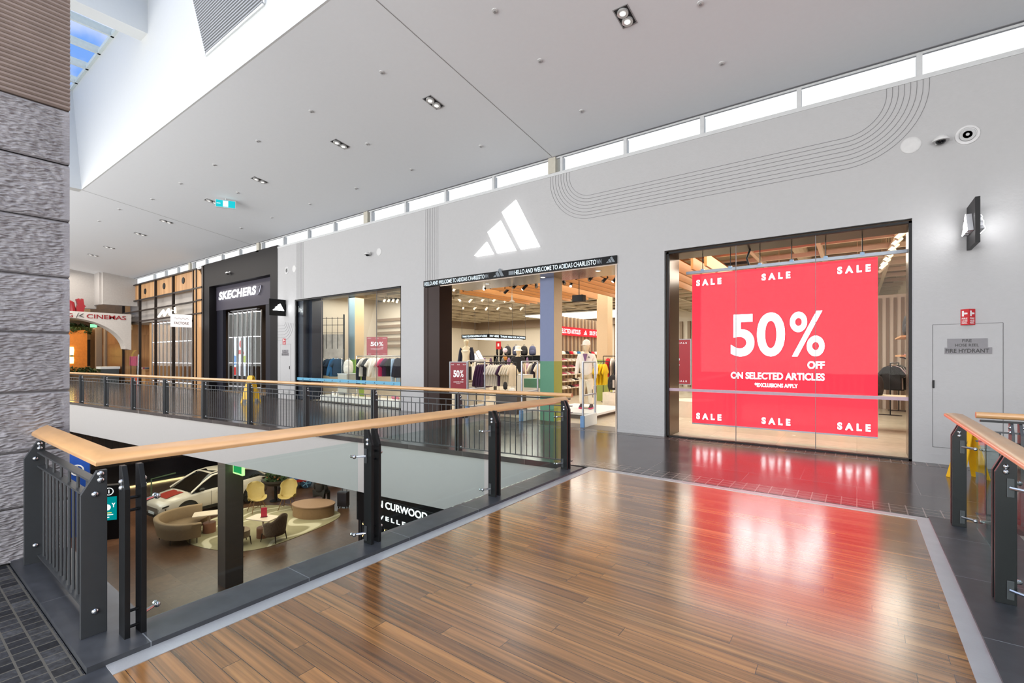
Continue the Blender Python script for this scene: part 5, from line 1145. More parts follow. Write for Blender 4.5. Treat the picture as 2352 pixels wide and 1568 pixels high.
for j, z in enumerate((.55, .92, 1.29)):
    for i in range(11): shoe(R.choice((0, 0, 1, 4)), tuple(q + dxy * (-1.0 + i * .24) + nn * -.03 + V((0, 0, z + .004))), rad(20 + R.uniform(-25, 25)), 'on the %s board of the black backpack shelf' % ('lowest', 'middle', 'upper')[j], 'on board %d of the backpack shelf' % j)
q = at(1160, 21); t = thing('ball_stand', 'slim stand holding two balls left of the backpack shelf', 'stand', (q.x, q.y, 0)); MB().tube([(0, .15, 0), (0, .15, 1.75)], .015, 6).build('pole', chrome, t); MB().lathe([(.18, 0), (.18, .02)], 16).build('foot', chrome, t)
for z in (1.40, 1.74): MB().lathe([(.06, z), (.06, z + .01)], 14).bar((0, 0, z + .005), (0, .15, z + .005), .02, .01).build('cup', chrome, t)
for z, c, lab in ((1.77, 'd9ccd8', 'pale patterned'), (1.43, 'b9792e', 'orange')): o = MB().sph((0, 0, .11), .11, 18).build('ball', M('ball_' + c, c, .5, var=.3, nscale=12), smooth='all', loc=(q.x, q.y, z)); tag(o, '%s ball on the slim stand left of the backpacks' % lab, 'ball')
# low tables and plinths in the doorway
q = at(1176, 13.4); t = thing('low_table', 'low dark display table with white cap just inside the doorway', 'table', (q.x, q.y, 0), rad(5)); MB().box(-.42, .36, -.3, .3, .56, .60).build('table_top', M('table_dark', '2c221c', .4), t, bevel=.005); MB().box(-.38, .32, -.26, .26, .0, .56).build('base', M('table_dark'), t)
cap('white cap lying on the low dark table inside the doorway', (q.x + .05, q.y - .05, .60), rad(40), W_)
t = thing('bag_stand', 'small black patterned bag on a stem on the low dark table', 'bag', (q.x - .24, q.y, .60)); MB().lathe([(.06, 0), (.06, .01), (.01, .014), (.01, .05)], 12).build('stem', chrome, t); MB().lathe([(.002, .05), (.06, .08), (.075, .17), (.05, .26), (.002, .29)], 14, (0, 0, 0), None, 1, .6).build('bag_body', M('bag_pattern', '2a2622', .7, var=.5, nscale=22), t, smooth='all')
q = at(1199, 16.3); t = thing('display_block', 'beige display block right of the purple rail behind the security gate', 'plinth', (q.x, q.y, 0)); MB().box(-.28, .28, -.28, .28, 0, .98).build('block', beige, t, bevel=.01); MB().box(-.285, .285, -.285, .285, .98, .99).build('top', panel_white, t)
q = at(1080, 15.0); t = thing('display_block', 'beige display block carrying folded tees left of the purple rail', 'plinth', (q.x, q.y, 0)); MB().box(-.42, .12, -.25, .25, 0, .62).build('block', beige, t, bevel=.01); MB().box(-.43, .13, -.26, .26, .62, .64).build('top', panel_white, t)
for i in range(3): o = MB().cbox((0, 0, 0), .34, .28, .07).build('folded_garments', cloth((CR, W_, BE)[i]), bevel=.02, loc=(q.x - .15, q.y, .676 + i * .071)); tag(o, '%s folded tee in the stack left of the purple rail' % ('cream', 'white', 'beige')[i], 't-shirt')
q = at(1236, 15.2); t = thing('display_block', 'green topped low block left of the painted doorway column', 'plinth', (q.x, q.y, 0)); MB().box(-.35, .3, -.3, .3, 0, .62).build('block', beige, t); MB().box(-.351, .301, -.301, .301, .62, .9).build('green_top', M('block_green', '4f7f62', .6), t)
# left window platform, plinth, backpack and shoes
t = thing('window_platform', 'long low white platform of shoes along the left shop window', 'platform', (-13.4, 10.15, 0)); MB().box(-15.75, -11.15, 9.75, 10.22, .02, .22).build('deck', M('platform_white', 'd6d4cc', .5), t, world=True, bevel=.008); MB().box(-15.65, -11.25, 9.8, 10.18, 0, .02).build('plinth', M('plinth_grey'), t, world=True)
for i, (x, k) in enumerate(((-15.3, 0), (-15.05, 0), (-14.1, 4), (-13.85, 4), (-12.0, 2), (-11.8, 2), (-11.55, 1), (-11.35, 1))): shoe(k, (x, 9.98, .22), rad(60), 'on the low white platform in the left window, %s from the left' % ORD[i], 'platform %d' % i, 1.1)
q = at(800, 17.5); t = thing('display_block', 'grey display block under the white backpack in the left window', 'plinth', (q.x, q.y, 0)); MB().box(-.28, .28, -.26, .26, 0, .96).build('block', M('block_grey', 'b5b2a6', .6), t, bevel=.01); MB().box(-.29, .29, -.27, .27, .96, .98).build('top', panel_white, t)
backpack('bulging white backpack on the grey block in the left window', (q.x, q.y, 1.0), rad(35), 'dcd6c8', 1.05)
q = at(757, 17.9); t = thing('photo_board', 'tall photo board of an athlete over a dark grid in the left window', 'board', (q.x, q.y, 0), rad(32)); MB().box(-.55, .55, -.02, .02, 1.55, 2.45).build('picture', M('photo_print', 'a09688', .5, var=.35, nscale=3), t)
for i in range(6): MB().tube([(-.55 + i * .22, -.03, 1.9), (-.55 + i * .22, -.03, 3.1)], .01, 5).build('grid_bar', black_steel, t)
for z in (2.5, 2.8, 3.05): MB().tube([(-.55, -.03, z), (.55, -.03, z)], .01, 5).build('grid_bar', black_steel, t)
for x in (-.56, .56): MB().box(x - .02, x + .02, -.03, .03, 0, 3.2).build('upright', black_steel, t)
st('wall_dark_return', MB().box(-16.55, -16.3, WY + .32, 10.2, 0, 3.7), navy_m)
# right edge of the sale window
q = at(2063, 13.6); t = thing('wall_shelf', 'wall shelf above the clothes rail at the right edge of the sale window', 'shelf', (.95, 13.2, 1.62)); MB().box(.72, 1.2, 12.3, 14.2, 1.60, 1.64).build('shelf_board', oak, t, world=True); MB().box(.72, 1.2, 12.3, 14.2, 2.0, 2.03).build('shelf_board', oak, t, world=True)
for y in (12.35, 14.15): MB().bar((1.19, y, 1.45), (.8, y, 1.6), .03, .03).build('bracket', black_steel, t, world=True)
backpack('black backpack on the wall shelf at the right edge of the sale window', (.95, 13.0, 2.03), rad(-30), '201f22', 1.05)
for i, c in enumerate((PP, BK)): cap('%s cap on the wall shelf below the backpack by the sale window' % CN[c], (.95, 12.8 + i * .4, 1.645), rad(-50), c)
# tables glimpsed through the screen
for i, (x, y, w) in enumerate(((-2.0, 12.6, 1.3), (.4, 13.0, 1.5))):
    t = thing('display_table', 'pale display table glimpsed through the %s half of the red screen' % ('left', 'right')[i], 'table', (x, y, 0)); MB().box(-w / 2, w / 2, -.4, .4, .72, .76).build('table_top', M('shelf_pale'), t)
    for sx in (-1, 1):
        for sy in (-1, 1): MB().box(sx * w * .45 - .03, sx * w * .45 + .03, sy * .34 - .03, sy * .34 + .03, 0, .72).build('leg', M('shelf_pale'), t)
backpack('dark backpack on the pale table behind the red screen', (.3, 13.0, .76), 0, '2a2322', 1.0)
# ------------------------------------------------------------------ spotlights
def spot(label, p, rz, c, on, group, z):
    t = thing('track_spotlight', label, 'spotlight', (p[0], p[1], z), rz, group); m = black_m if c == 'k' else M('spot_white', 'd8cdb8', .5)
    MB().tube([(0, 0, 4.76 - z), (0, 0, -.12)], .010, 6).build('stem', m, t)
    MB().tube([(0, .06, -.08), (0, -.08, -.22)], .042, 12).build('can', m, t, smooth=True)
    MB().tube([(0, -.078, -.218), (0, -.083, -.223)], .034, 12).build('lens', emit('spot_lens', (1, .9, .7), 9) if on else M('lens_off', '8a8070', .3), t)
BS = [(1116, 686, 13.6, 1), (1164, 696, 14.4, 0), (1184, 680, 13.3, 0), (1206, 684, 13.6, 1), (1232, 688, 13.2, 0), (1294, 676, 12.6, 0), (1312, 682, 13, 1), (1358, 665, 12, 0), (1390, 671, 12.2, 0), (1414, 678, 12.2, 1)]
for i, (u, v, D, on) in enumerate(BS):
    q = at(u, D); spot('black spotlight under the oak ceiling slats, %s from the left' % ORD[i], q, rad(R.uniform(-60, 60)), 'k', on, None, 3.75)
for i in range(22):
    D = 15.6 + (i // 8) * 3.2; u = 1046 + (i % 8) * 27 + (i // 8) * 9
    if u > 1245: u = 1292 + (i % 4) * 30
    q = at(u, D); spot('small white track spotlight among the ceiling services deep in the shop', q, rad(R.uniform(-90, 90)), 'w', i % 3 == 0, 'white track spotlights deep in the sports shop', 4.0)
for i in range(8): spot('white spotlight in the diagonal row right of the sale screen, %s from front' % ORD[i], (.66 - i * .02, 11.2 + i * .6), rad(-70), 'w', i == 5, None, 3.98)
st('ceiling_store_track', MB().bar((.67, 10.9, 4.0), (.50, 16, 4.0), .05, .05), wb)
for i in range(4): q = at(883 + i * 10, 19); spot('white spotlight in the left window above the red poster, %s of four' % ORD[i], q, rad(30), 'w', i == 3, None, 4.0)
t = thing('ceiling_speaker_box', 'black speaker box hanging under the oak slats right of the painted column', 'speaker', at(1330, 12.9, 3.1)); MB().box(-.16, .16, -.1, .1, 0, .18).build('cabinet', black_m, t, bevel=.01); MB().tube([(0, 0, .18), (0, 0, .9)], .012, 6).build('hanging_rod', black_steel, t)
t = thing('shop_dome_lamp', 'white cone pendant among the oak slats left of the painted column', 'lamp', at(1176, 13.8, 3.2)); MB().lathe([(.09, 0), (.03, .06), (.015, .2)], 14).build('shade', M('spot_white'), t, smooth=True); MB().tube([(0, 0, .2), (0, 0, .8)], .006, 5).build('cord', M('spot_white'), t)

# ================================================================== THE LEVEL BELOW
st('wall_lower_column', MB().box(-13.2, -12.77, 5.32, 5.75, LOW, -1.06), M('column_taupe', '5f544a', .45, var=.06, nscale=3, stretch=(1, 1, 8)))
t = thing('exit_sign', 'green lit exit sign under the slab edge beside the lower column', 'sign', (-12.45, 5.5, -1.33)); MB().box(-.25, .25, -.03, .03, 0, .26).build('housing', emit('exit_green_edge', (.5, 1, .3), 1.6), t); MB().box(-.21, .21, -.036, -.03, .04, .22).build('lit_face', emit('exit_green_dark', (.02, .35, .1), 1), t); MB().box(-.05, .05, -.01, .01, .26, .44).build('stem', black_m, t)
# dark slatted shopfront at the left end
dark_slats = tiles('dark_timber_slats', 5, .22, .03, ['2a1d16', '1d1411', '3a271c', '17110f'], '0c0908', .5, axes='ZY', var=.2)
st('wall_lower_left', MB().box(-26.6, -26.3, -2, 16, LOW, -1.06), dark_slats)
st('wall_lower_left_base', MB().box(-26.3, -26.1, 5.5, 16, LOW + .05, LOW + 1.0), tiles('black_granite', .9, 1.0, .004, ['16171b', '1b1d22'], '0b0b0d', .15, axes='YZ', var=.3, grain=(60, 60, 60)))
t = thing('floor_light_spill', 'warm spill of light on the floor at the foot of the dark lower shopfront', 'light', (-26.1, 9, LOW)); MB().box(-26.1, -25.95, 4.5, 12, LOW, LOW + .05).build('spill_strip', emit('strip_warm', (1, .68, .32), 1.5), t, world=True)  # glowing strip stands in for light spilling onto the floor
t = thing('orange_light_line', 'thin orange light line on the dark lower shopfront', 'light', (-26.0, 8.6, -2.75)); MB().bar((-26.2, 6.9, -2.93), (-26.2, 10.2, -2.78), .03, .05).build('lit_line', emit('line_orange', (1, .25, .08), 1.5), t, world=True); MB().box(-26.32, -26.2, 7, 7.1, -2.95, -2.85).build('mount', black_m, t, world=True)
st('wall_lower_back', MB().box(-45, 9, 20, 20.2, LOW, -1.06), M('lower_back_wall', '3a2d26', .7, var=.1))
# jewellers' shop front
JY = 7.5
st('wall_jeweller', MB().box(-10.45, -4, JY + .05, JY + .3, LOW, -2.6).box(-10.45, -4, JY, JY + .3, -2.6, -1.06).box(-10.45, -10.2, JY + .3, 12, LOW, -1.06), M('jeweller_black', '17181b', .25, var=.1))
t = thing('shop_sign', 'glowing white jewellers lettering on the black shopfront below the walkway', 'sign', (-9, JY, -2.4)); gw = emit('jewel_white', 'ffffff', 2.2)
txt('JOHN CURWOOD', (-10.08, JY - .03, -2.15), .225, 2.27, gw, t, bold=.02); txt('JEWELLERS', (-9.98, JY - .03, -2.42), .135, 1.85, gw, t, bold=.02, lsp=1.5)
MB().box(-10.4, -7.6, JY - .02, JY, -2.55, -1.9).build('backing_panel', M('jeweller_black'), t, world=True)
t = thing('bead_curtain', 'strands of tiny golden lights in the jewellers window', 'lights', (-9, JY, -3.6)); b = MB(); r_ = random.Random(4)
for i in range(150): x = -10.3 + r_.random() * 2.8; z = -2.65 - r_.random() * 1.2; b.cbox((x, JY + .03, z), .012, .01, .02)
b.build('golden_lights', emit('gold_points', (1, .6, .2), 5), t, world=True)['kind'] = 'stuff'
b = MB()
for i in range(24): b.box(-10.35 + i * .12, -10.342 + i * .12, JY + .03, JY + .038, -4.1, -2.6)
b.build('strands', M('strand_grey', '6e7a82', .4, .3), t, world=True)
# rug
rug = [(-16.95, 5.9), (-16.2, 6.0), (-15.39, 6.24), (-14.75, 6.6), (-14.47, 7.2), (-14.5, 7.9), (-14.62, 8.6), (-14.82, 9.5), (-15.1, 10.15), (-15.5, 10.42), (-16.1, 10.42), (-16.8, 10.1), (-17.9, 9.7), (-18.7, 9.2), (-19.0, 8.5), (-18.75, 7.5), (-18.2, 6.8), (-17.6, 6.2)]
def smooth_poly(p, n=2):
    for _ in range(n): p = [q for i in range(len(p)) for q in ((p[i][0] * .75 + p[(i + 1) % len(p)][0] * .25, p[i][1] * .75 + p[(i + 1) % len(p)][1] * .25), (p[i][0] * .25 + p[(i + 1) % len(p)][0] * .75, p[i][1] * .25 + p[(i + 1) % len(p)][1] * .75))]
    return p
def rug_mat():
    m = bpy.data.materials.new('rug_pile'); m.use_nodes = True; t = m.node_tree; b = t.nodes['Principled BSDF']; b.inputs['Roughness'].default_value = .95
    tcn = t.nodes.new('ShaderNodeTexCoord'); n1 = t.nodes.new('ShaderNodeTexNoise'); n1.inputs['Scale'].default_value = .9; n1.inputs['Distortion'].default_value = 1.5; t.links.new(tcn.outputs['Object'], n1.inputs['Vector'])
    w = t.nodes.new('ShaderNodeTexWave'); w.inputs['Scale'].default_value = .35; w.inputs['Distortion'].default_value = 22; w.inputs['Detail'].default_value = 2; w.inputs['Detail Scale'].default_value = .7; t.links.new(tcn.outputs['Object'], w.inputs['Vector'])
    r = t.nodes.new('ShaderNodeValToRGB'); r.color_ramp.elements[0].position = .90; r.color_ramp.elements[1].position = .96; t.links.new(w.outputs['Fac'], r.inputs[0])
    mx_ = t.nodes.new('ShaderNodeMix'); mx_.data_type = 'RGBA'; t.links.new(n1.outputs[0], mx_.inputs[0]); mx_.inputs[6].default_value = hexc('857c5a') + (1,); mx_.inputs[7].default_value = hexc('a99d7c') + (1,)
    m2 = t.nodes.new('ShaderNodeMix'); m2.data_type = 'RGBA'; t.links.new(r.outputs[0], m2.inputs[0]); t.links.new(mx_.outputs[2], m2.inputs[6]); m2.inputs[7].default_value = hexc('cdc2a4') + (1,); t.links.new(m2.outputs[2], b.inputs['Base Color'])
    return m
o = MB().prism(smooth_poly(rug), LOW, LOW + .012).build('rug', rug_mat()); tag(o, 'large irregular olive and cream rug with swirling lines on the lower floor', 'rug')
# moulded lounge chairs
shell_m = M('shell_mustard', 'b9a060', .6, var=.04); leg_oak = M('leg_oak', '7d5a35', .5)
def shell_chair(label, loc, rz):
    t = thing('lounge_chair', label, 'chair', loc, rz); mb = MB(); nu, nv = 18, 16; vs_ = []
    for side in (0, 1):
        for j in range(nv + 1):
            v = j / nv                                   # 0 = front lip of the seat, 1 = top of the back
            if v < .42: k = v / .42; cy_, cz_ = -.30 + .46 * k, .44 - .05 * k + .02 * (1 - k)
            else: k = (v - .42) / .58; cy_, cz_ = .16 + .20 * k + .04 * math.sin(k * PI), .39 + .66 * k ** .92
            hw = .30 - .03 * abs(v - .35) if v < .75 else .30 * math.sqrt(max(.0, 1 - ((v - .75) / .262) ** 2)) + .02
            if v < .12: hw *= .80 + 1.7 * v
            for i in range(nu + 1):
                a = -1 + 2 * i / nu; lift = .16 * abs(a) ** 3 * (1 if .1 < v < .9 else .5); off = side * .022
                vs_.append((a * hw, cy_ - (lift * 1.1 if v > .42 else 0) + (off if v > .42 else 0), cz_ + (lift if v <= .42 else lift * .25) - (off if v <= .5 else 0)))
    W2 = nu + 1; S_ = W2 * (nv + 1); fs = []
    for j in range(nv):
        for i in range(nu):
            q = (j * W2 + i, j * W2 + i + 1, (j + 1) * W2 + i + 1, (j + 1) * W2 + i); fs += [q, tuple(S_ + k for k in q[::-1])]
    edge = [i for i in range(nu + 1)] + [j * W2 + nu for j in range(1, nv + 1)] + [nv * W2 + i for i in range(nu - 1, -1, -1)] + [j * W2 for j in range(nv - 1, 0, -1)]
    for a, b_ in zip(edge, edge[1:] + edge[:1]): fs.append((a, S_ + a, S_ + b_, b_))
    mb.add(vs_, fs).build('shell', shell_m, t, smooth='all')
    for x, y in ((-.26, -.24), (.26, -.24), (-.24, .30), (.24, .30)): MB().tube([(x * .55, y * .55, .40), (x, y, 0)], [.018, .012], 8).build('leg', leg_oak, t, smooth=True)
    for a, b_ in (((-.2, -.19), (.2, .24)), ((.2, -.19), (-.2, .24))): MB().tube([(a[0], a[1], .15), (b_[0], b_[1], .15)], .010, 6).build('stretcher', leg_oak, t, smooth=True)
    return t
shell_chair('mustard moulded lounge chair on slim legs, nearer the lower column', (-18.12, 8.65, LOW + .02), rad(84))
shell_chair('mustard moulded lounge chair on slim legs, nearer the pebble bench', (-17.50, 9.48, LOW + .02), rad(42))
# wing chairs
tweed = M('striped_tweed', '6a5646', .9, var=.38, nscale=30, stretch=(3, 3, .25)); leg_dark = M('leg_dark', '2b1a12', .5)
def wing_chair(label, loc, rz):
    t = thing('armchair', label, 'chair', loc, rz)
    MB().prism(smooth_poly([(-.29, -.30), (.29, -.30), (.30, .22), (-.30, .22)], 2), .24, .44).build('seat', M('tweed_seat', '8a765f', .9, var=.2, nscale=30), t, smooth=True)
    mb = MB(); n = 22; vs_ = []
    for off in (0, .07):
        for j in range(7):
            z = .20 + j / 6
            for i in range(n + 1):
                a = -1.75 + 3.5 * i / n; top = .60 + .22 * max(0, math.cos(a * .75)) ** 1.5 + .06 * math.cos(a * 3) * (abs(a) < 1.2)
                zz = .20 + (top - .20) * j / 6; r0 = .31 - off + .07 * j / 6
                vs_.append((r0 * math.sin(a) * 1.04, r0 * math.cos(a) * (.92 if math.cos(a) > 0 else 1.25) + .02, zz))
    W2 = n + 1; S_ = W2 * 7; fs = []
    for j in range(6):
        for i in range(n): q = (j * W2 + i, (j + 1) * W2 + i, (j + 1) * W2 + i + 1, j * W2 + i + 1); fs += [q, tuple(S_ + k for k in q[::-1])]
    edge = list(range(W2)) + [j * W2 + n for j in range(1, 7)] + [6 * W2 + i for i in range(n - 1, -1, -1)] + [j * W2 for j in range(5, 0, -1)]
    for a, b_ in zip(edge, edge[1:] + edge[:1]): fs.append((a, b_, S_ + b_, S_ + a))
    mb.add(vs_, fs).build('backrest', tweed, t, smooth='all')
    for x, y in ((-.23, -.25), (.23, -.25), (-.2, .24), (.2, .24)): MB().tube([(x, y, .26), (x * 1.12, y * 1.12, 0)], [.02, .012], 8).build('leg', leg_dark, t, smooth=True)
    return t
wing_chair('brown striped wing armchair with its back to the void, beside the red menu stand', (-14.85, 7.62, LOW + .016), rad(-72))
wing_chair('brown striped armchair half hidden behind the lower column', (-15.40, 6.80, LOW + .016), rad(-190))
# tables
tt_m = M('table_top_blush', 'd9c4ab', .4); drum_m = M('table_drum', '8a5a44', .5)
for lab, p, rz in (('blush rectangular side table on brown drum base by the curved sofa', (-17.3, 6.72), 62), ('blush side table with red menu stand between the striped armchairs', (-15.42, 7.55), 20)):
    t = thing('side_table', lab, 'table', (p[0], p[1], LOW + .012), rad(rz))
    MB().prism([(-.45, -.23), (-.41, -.27), (.41, -.27), (.45, -.23), (.45, .23), (.41, .27), (-.41, .27), (-.45, .23)], .60, .63).build('table_top', tt_m, t, bevel=.004)
    MB().lathe([(.03, .3), (.03, .6)], 12).build('stem', tt_m, t, smooth=True); MB().lathe([(.19, 0), (.19, .31), (.18, .32), (.02, .32)], 24).build('drum_base', drum_m, t, smooth=True)
t = thing('menu_stand', 'small upright red menu card on the blush side table', 'menu', (-15.42, 7.58, LOW + .642), rad(55)); MB().box(-.085, .085, -.012, .012, .01, .30).build('card', M('menu_red', 'c22a45', .45, var=.15, nscale=12), t); MB().box(-.10, .10, -.05, .05, 0, .012).build('foot', M('menu_foot', '5e1424', .4), t)
# curved sofa
sofa_m = M('sofa_taupe', '8d7354', .85, var=.06, nscale=20)
t = thing('curved_sofa', 'taupe curved high backed sofa on thin legs at the edge of the rug', 'sofa', (-17.3, 6.0, LOW + .012))
path = [(-17.95, 6.75), (-18.15, 6.3), (-18.12, 5.8), (-17.85, 5.45), (-17.4, 5.35), (-16.95, 5.42), (-16.62, 5.62), (-16.48, 5.95), (-16.45, 6.15)]
P2 = [V((x + 17.3, y - 6.0, 0)) for x, y in path]
def catmull(p, k=5):
    o_ = []
    for i in range(len(p) - 1):
        a, b_, c, d = p[max(i - 1, 0)], p[i], p[i + 1], p[min(i + 2, len(p) - 1)]
        for j in range(k): s_ = j / k; o_.append(.5 * ((2 * b_) + (c - a) * s_ + (2 * a - 5 * b_ + 4 * c - d) * s_ * s_ + (3 * b_ - a - 3 * c + d) * s_ ** 3))
    return o_ + [p[-1]]
cp = catmull(P2); secs = []
for i, p in enumerate(cp):
    d = (cp[min(i + 1, len(cp) - 1)] - cp[max(i - 1, 0)]).normalized(); n = V((-d.y, d.x, 0)); f_ = i / (len(cp) - 1); h = .80 - .14 * f_
    secs.append([p + n * o_ + V((0, 0, z)) for o_, z in ((0, .20), (-.06, .50), (-.10, h - .03), (-.07, h), (0.0, h), (.05, h - .03), (.06, .45), (.09, .20))])
sweep(secs).build('backrest', sofa_m, t, smooth=60)
inn = [p + V((-(cp[min(i + 1, len(cp) - 1)] - cp[max(i - 1, 0)]).normalized().y, (cp[min(i + 1, len(cp) - 1)] - cp[max(i - 1, 0)]).normalized().x, 0)) * .07 for i, p in enumerate(cp)]
MB().prism([(p.x, p.y) for p in inn] + [(.55, .25), (.25, .28), (.02, .35), (-.2, .6), (-.35, .8)], .20, .42).build('seat', M('sofa_seat', '7d6548', .85), t, bevel=.02)
for x, y in ((-.70, -.35), (-.55, -.50), (.30, -.48), (.72, -.1), (.70, .1), (-.62, .55)): MB().tube([(x, y, .21), (x, y, 0)], .014, 8).build('leg', leg_dark, t)
# pebble bench, person and suitcase
bench_m = M('bench_oak', '8a6a4a', .5, var=.06)
t = thing('pebble_bench', 'large pebble shaped tan bench at the far edge of the rug', 'bench', (-16.15, 9.75, LOW + .012), rad(20))
pb = smooth_poly([(-.85, -.35), (.05, -.72), (.80, -.35), (.85, .25), (.2, .55), (-.6, .35)], 3)
MB().prism([(x * .96, y * .96) for x, y in pb], 0, .38).build('drum', bench_m, t, smooth=30); MB().prism(pb, .38, .43).build('seat_pad', M('bench_pad', '97755a', .7), t, bevel=.012)
t = thing('person', 'person with long brown hair in black clothes sitting on the pebble bench, back turned', 'person', (-16.49, 10.19, LOW + .545), rad(205))
coat = M('black_clothes', '1b1715', .85, var=.15, nscale=9); flesh = M('skin_tone', 'b78467', .5)
J = [(0, 0, .10), (0, .01, .26), (0, -.03, .46), (0, -.05, .57), (0, -.08, .64), (0, -.10, .72), (0, -.09, .80)]; rr = [(.17, .12), (.135, .10), (.165, .105), (.055, .055), (.055, .06), (.075, .09), (.06, .075)]; E_ = [(i, i + 1) for i in range(6)]
for s_ in (-1, 1):
    k = len(J); J += [(s_ * .18, -.03, .49), (s_ * .25, -.04, .25), (s_ * .17, -.25, .17), (s_ * .12, -.32, .16)]; rr += [.055, .042, .032, .035]; E_ += [(2, k), (k, k + 1), (k + 1, k + 2), (k + 2, k + 3)]
    k = len(J); J += [(s_ * .09, -.05, .08), (s_ * .10, -.42, .06), (s_ * .10, -.44, -.36), (s_ * .10, -.56, -.39)]; rr += [.085, .058, .04, .032]; E_ += [(0, k), (k, k + 1), (k + 1, k + 2), (k + 2, k + 3)]
skin('body', J, E_, rr, flesh, t)
jj = [J[0], J[1], J[2], (0, -.045, .54)]; r2_ = [(.19, .145), (.155, .125), (.185, .13), (.085, .08)]; e2 = [(0, 1), (1, 2), (2, 3)]
for s_, k0 in ((-1, 7), (1, 15)):
    k = len(jj); jj += [J[k0], J[k0 + 1], J[k0 + 2]]; r2_ += [.075, .062, .048]; e2 += [(2, k), (k, k + 1), (k + 1, k + 2)]
skin('jacket', jj, e2, r2_, coat, t)
jj = [J[0]]; r2_ = [(.19, .14)]; e2 = []
for k0 in (11, 19): k = len(jj); jj += [J[k0], J[k0 + 1], (J[k0 + 2][0], J[k0 + 2][1], -.32)]; r2_ += [.105, .08, .06]; e2 += [(0, k), (k, k + 1), (k + 1, k + 2)]
skin('trousers', jj, e2, r2_, coat, t)
for s_ in (-1, 1): MB().sph((s_ * .10, -.52, -.395), .05, 12, .8, 1.9, .75).build('shoe', black_m, t, smooth='all')
skin('hair', [(0, -.075, .80), (0, -.01, .70), (0, .05, .56), (0, .085, .42)], [(0, 1), (1, 2), (2, 3)], [(.088, .085), (.098, .085), (.11, .05), (.085, .035)], M('brown_hair', '4a3120', .6, var=.25, nscale=30, stretch=(4, 4, .4)), t)
t = thing('suitcase', 'dark upright wheeled suitcase with raised handle beside the pebble bench', 'suitcase', (-15.95, 10.85, LOW), rad(24))
MB().box(-.20, .20, -.12, .12, .06, .62).build('shell', M('case_dark', '26222c', .45), t, bevel=.03)
for x in (-.09, .09): MB().tube([(x, .09, .6), (x, .09, .95)], .010, 6).build('handle_tube', grey_steel, t)
MB().tube([(-.10, .09, .95), (.10, .09, .95)], .016, 6).build('handle_grip', black_m, t)
for x in (-.15, .15):
    for y in (-.08, .08): MB().sph((x, y, .03), .03, 10).build('wheel', black_m, t, smooth='all')
# plant bowl on a stem
t = thing('planter_bowl', 'dark bowl planter on a single stem between the mustard chairs', 'planter', (-18.9, 9.75, LOW))
MB().tube([(0, 0, 0), (0, 0, .62)], .05, 10).build('stem', black_m, t, smooth=True); MB().lathe([(.22, 0), (.22, .02)], 20).build('foot', black_m, t); MB().lathe([(.05, .60), (.30, .66), (.50, .80), (.52, .88), (.48, .88), (.40, .82)], 30).build('bowl', M('bowl_dark', '3a322c', .6), t, smooth=True)
foliage('foliage', '', (0, 0, .98), .42, .42, .26, 300, parent=t, seed=9, size=.13)
b = MB(); r_ = random.Random(2)
for i in range(60): a = r_.random() * 6.3; q = r_.random() * .4; b.sph((q * math.cos(a), q * math.sin(a), .93 + r_.random() * .12), .035, 6)
b.build('bromeliad_blooms', M('bloom_rust', '9a5a2a', .6, var=.3, nscale=5), t)['kind'] = 'stuff'
# toy train wagon
tb = M('train_blue', '3f79b8', .4); tr = M('train_red', 'a51e1e', .4)
t = thing('train_wagon', 'blue toy train wagon with red frame on the lower floor behind the chairs', 'train', (-20.0, 11.7, LOW), rad(66))
MB().box(-1.25, .55, -.45, .45, .42, .98).box(.55, 1.3, -.45, .45, .42, .80).build('wagon_body', tb, t, bevel=.03); MB().box(-1.15, .45, -.36, .36, .97, 1.02).build('coal_load', black_m, t); MB().box(-1.35, 1.5, -.5, .5, .32, .43).build('frame', tr, t)
for x in (-.85, -.05, .75):
    for s_ in (-1, 1):
        w = MB().lathe([(.22, -.03), (.23, 0), (.22, .03)], 22, (0, 0, 0), Matrix(((1, 0, 0, x), (0, 0, 1, s_ * .46), (0, 1, 0, .23), (0, 0, 0, 1)))).build('wheel', M('train_wheel_dark', '1d3f5c', .5), t, smooth=True)
        for k in range(5): a = k * 1.257; MB().bar((x, s_ * .50, .23), (x + .18 * math.cos(a), s_ * .50, .23 + .18 * math.sin(a)), .03, .03, (0, 1, 0)).build('spoke', M('train_wheel_pale', '7fb4d6', .4), w)
# car
paint = M('car_white', 'cfc3b2', .16, var=.01, coat=.8); cglass = M('car_glass', '14110e', .06, spec=1.0); tyre = M('tyre', '161412', .75); trimb = M('car_black_trim', '15130f', .5); rim = M('car_rim', '4a4742', .3, .7)
t = thing('car', 'white display car with red bonnet sticker parked on the lower floor', 'car', (-20.12, 7.85, LOW), rad(-84)); WB, HW = 1.16, .80
ST = [(-1.90, .40, .80, .66), (-1.84, .30, .93, .73), (-1.5, .24, .99, .79), (-1.0, .22, .97, .80), (-.3, .21, .94, .80), (.5, .21, .92, .80), (.95, .22, .90, .795), (1.35, .23, .84, .77), (1.70, .25, .76, .71), (1.88, .28, .66, .62), (1.94, .34, .58, .55)]
mb = MB(); n = 13; vs_ = []
for x, zb, zt, hw in ST:
    ring = [(-hw * .9, zb), (-hw, zb + .12), (-hw * 1.0, (zb + zt) / 2), (-hw * .985, zt - .10), (-hw * .93, zt - .02), (-hw * .6, zt + .015), (0, zt + .03)]
    ring += [(-y, z) for y, z in ring[-2::-1]]
    vs_ += [(x, y, z) for y, z in ring]
fs = [(i * n + k, i * n + (k + 1) % n, (i + 1) * n + (k + 1) % n, (i + 1) * n + k) for i in range(len(ST) - 1) for k in range(n)] + [tuple(range(n))[::-1], tuple((len(ST) - 1) * n + k for k in range(n))]
mb.add(vs_, fs).build('body', paint, t, smooth=50)
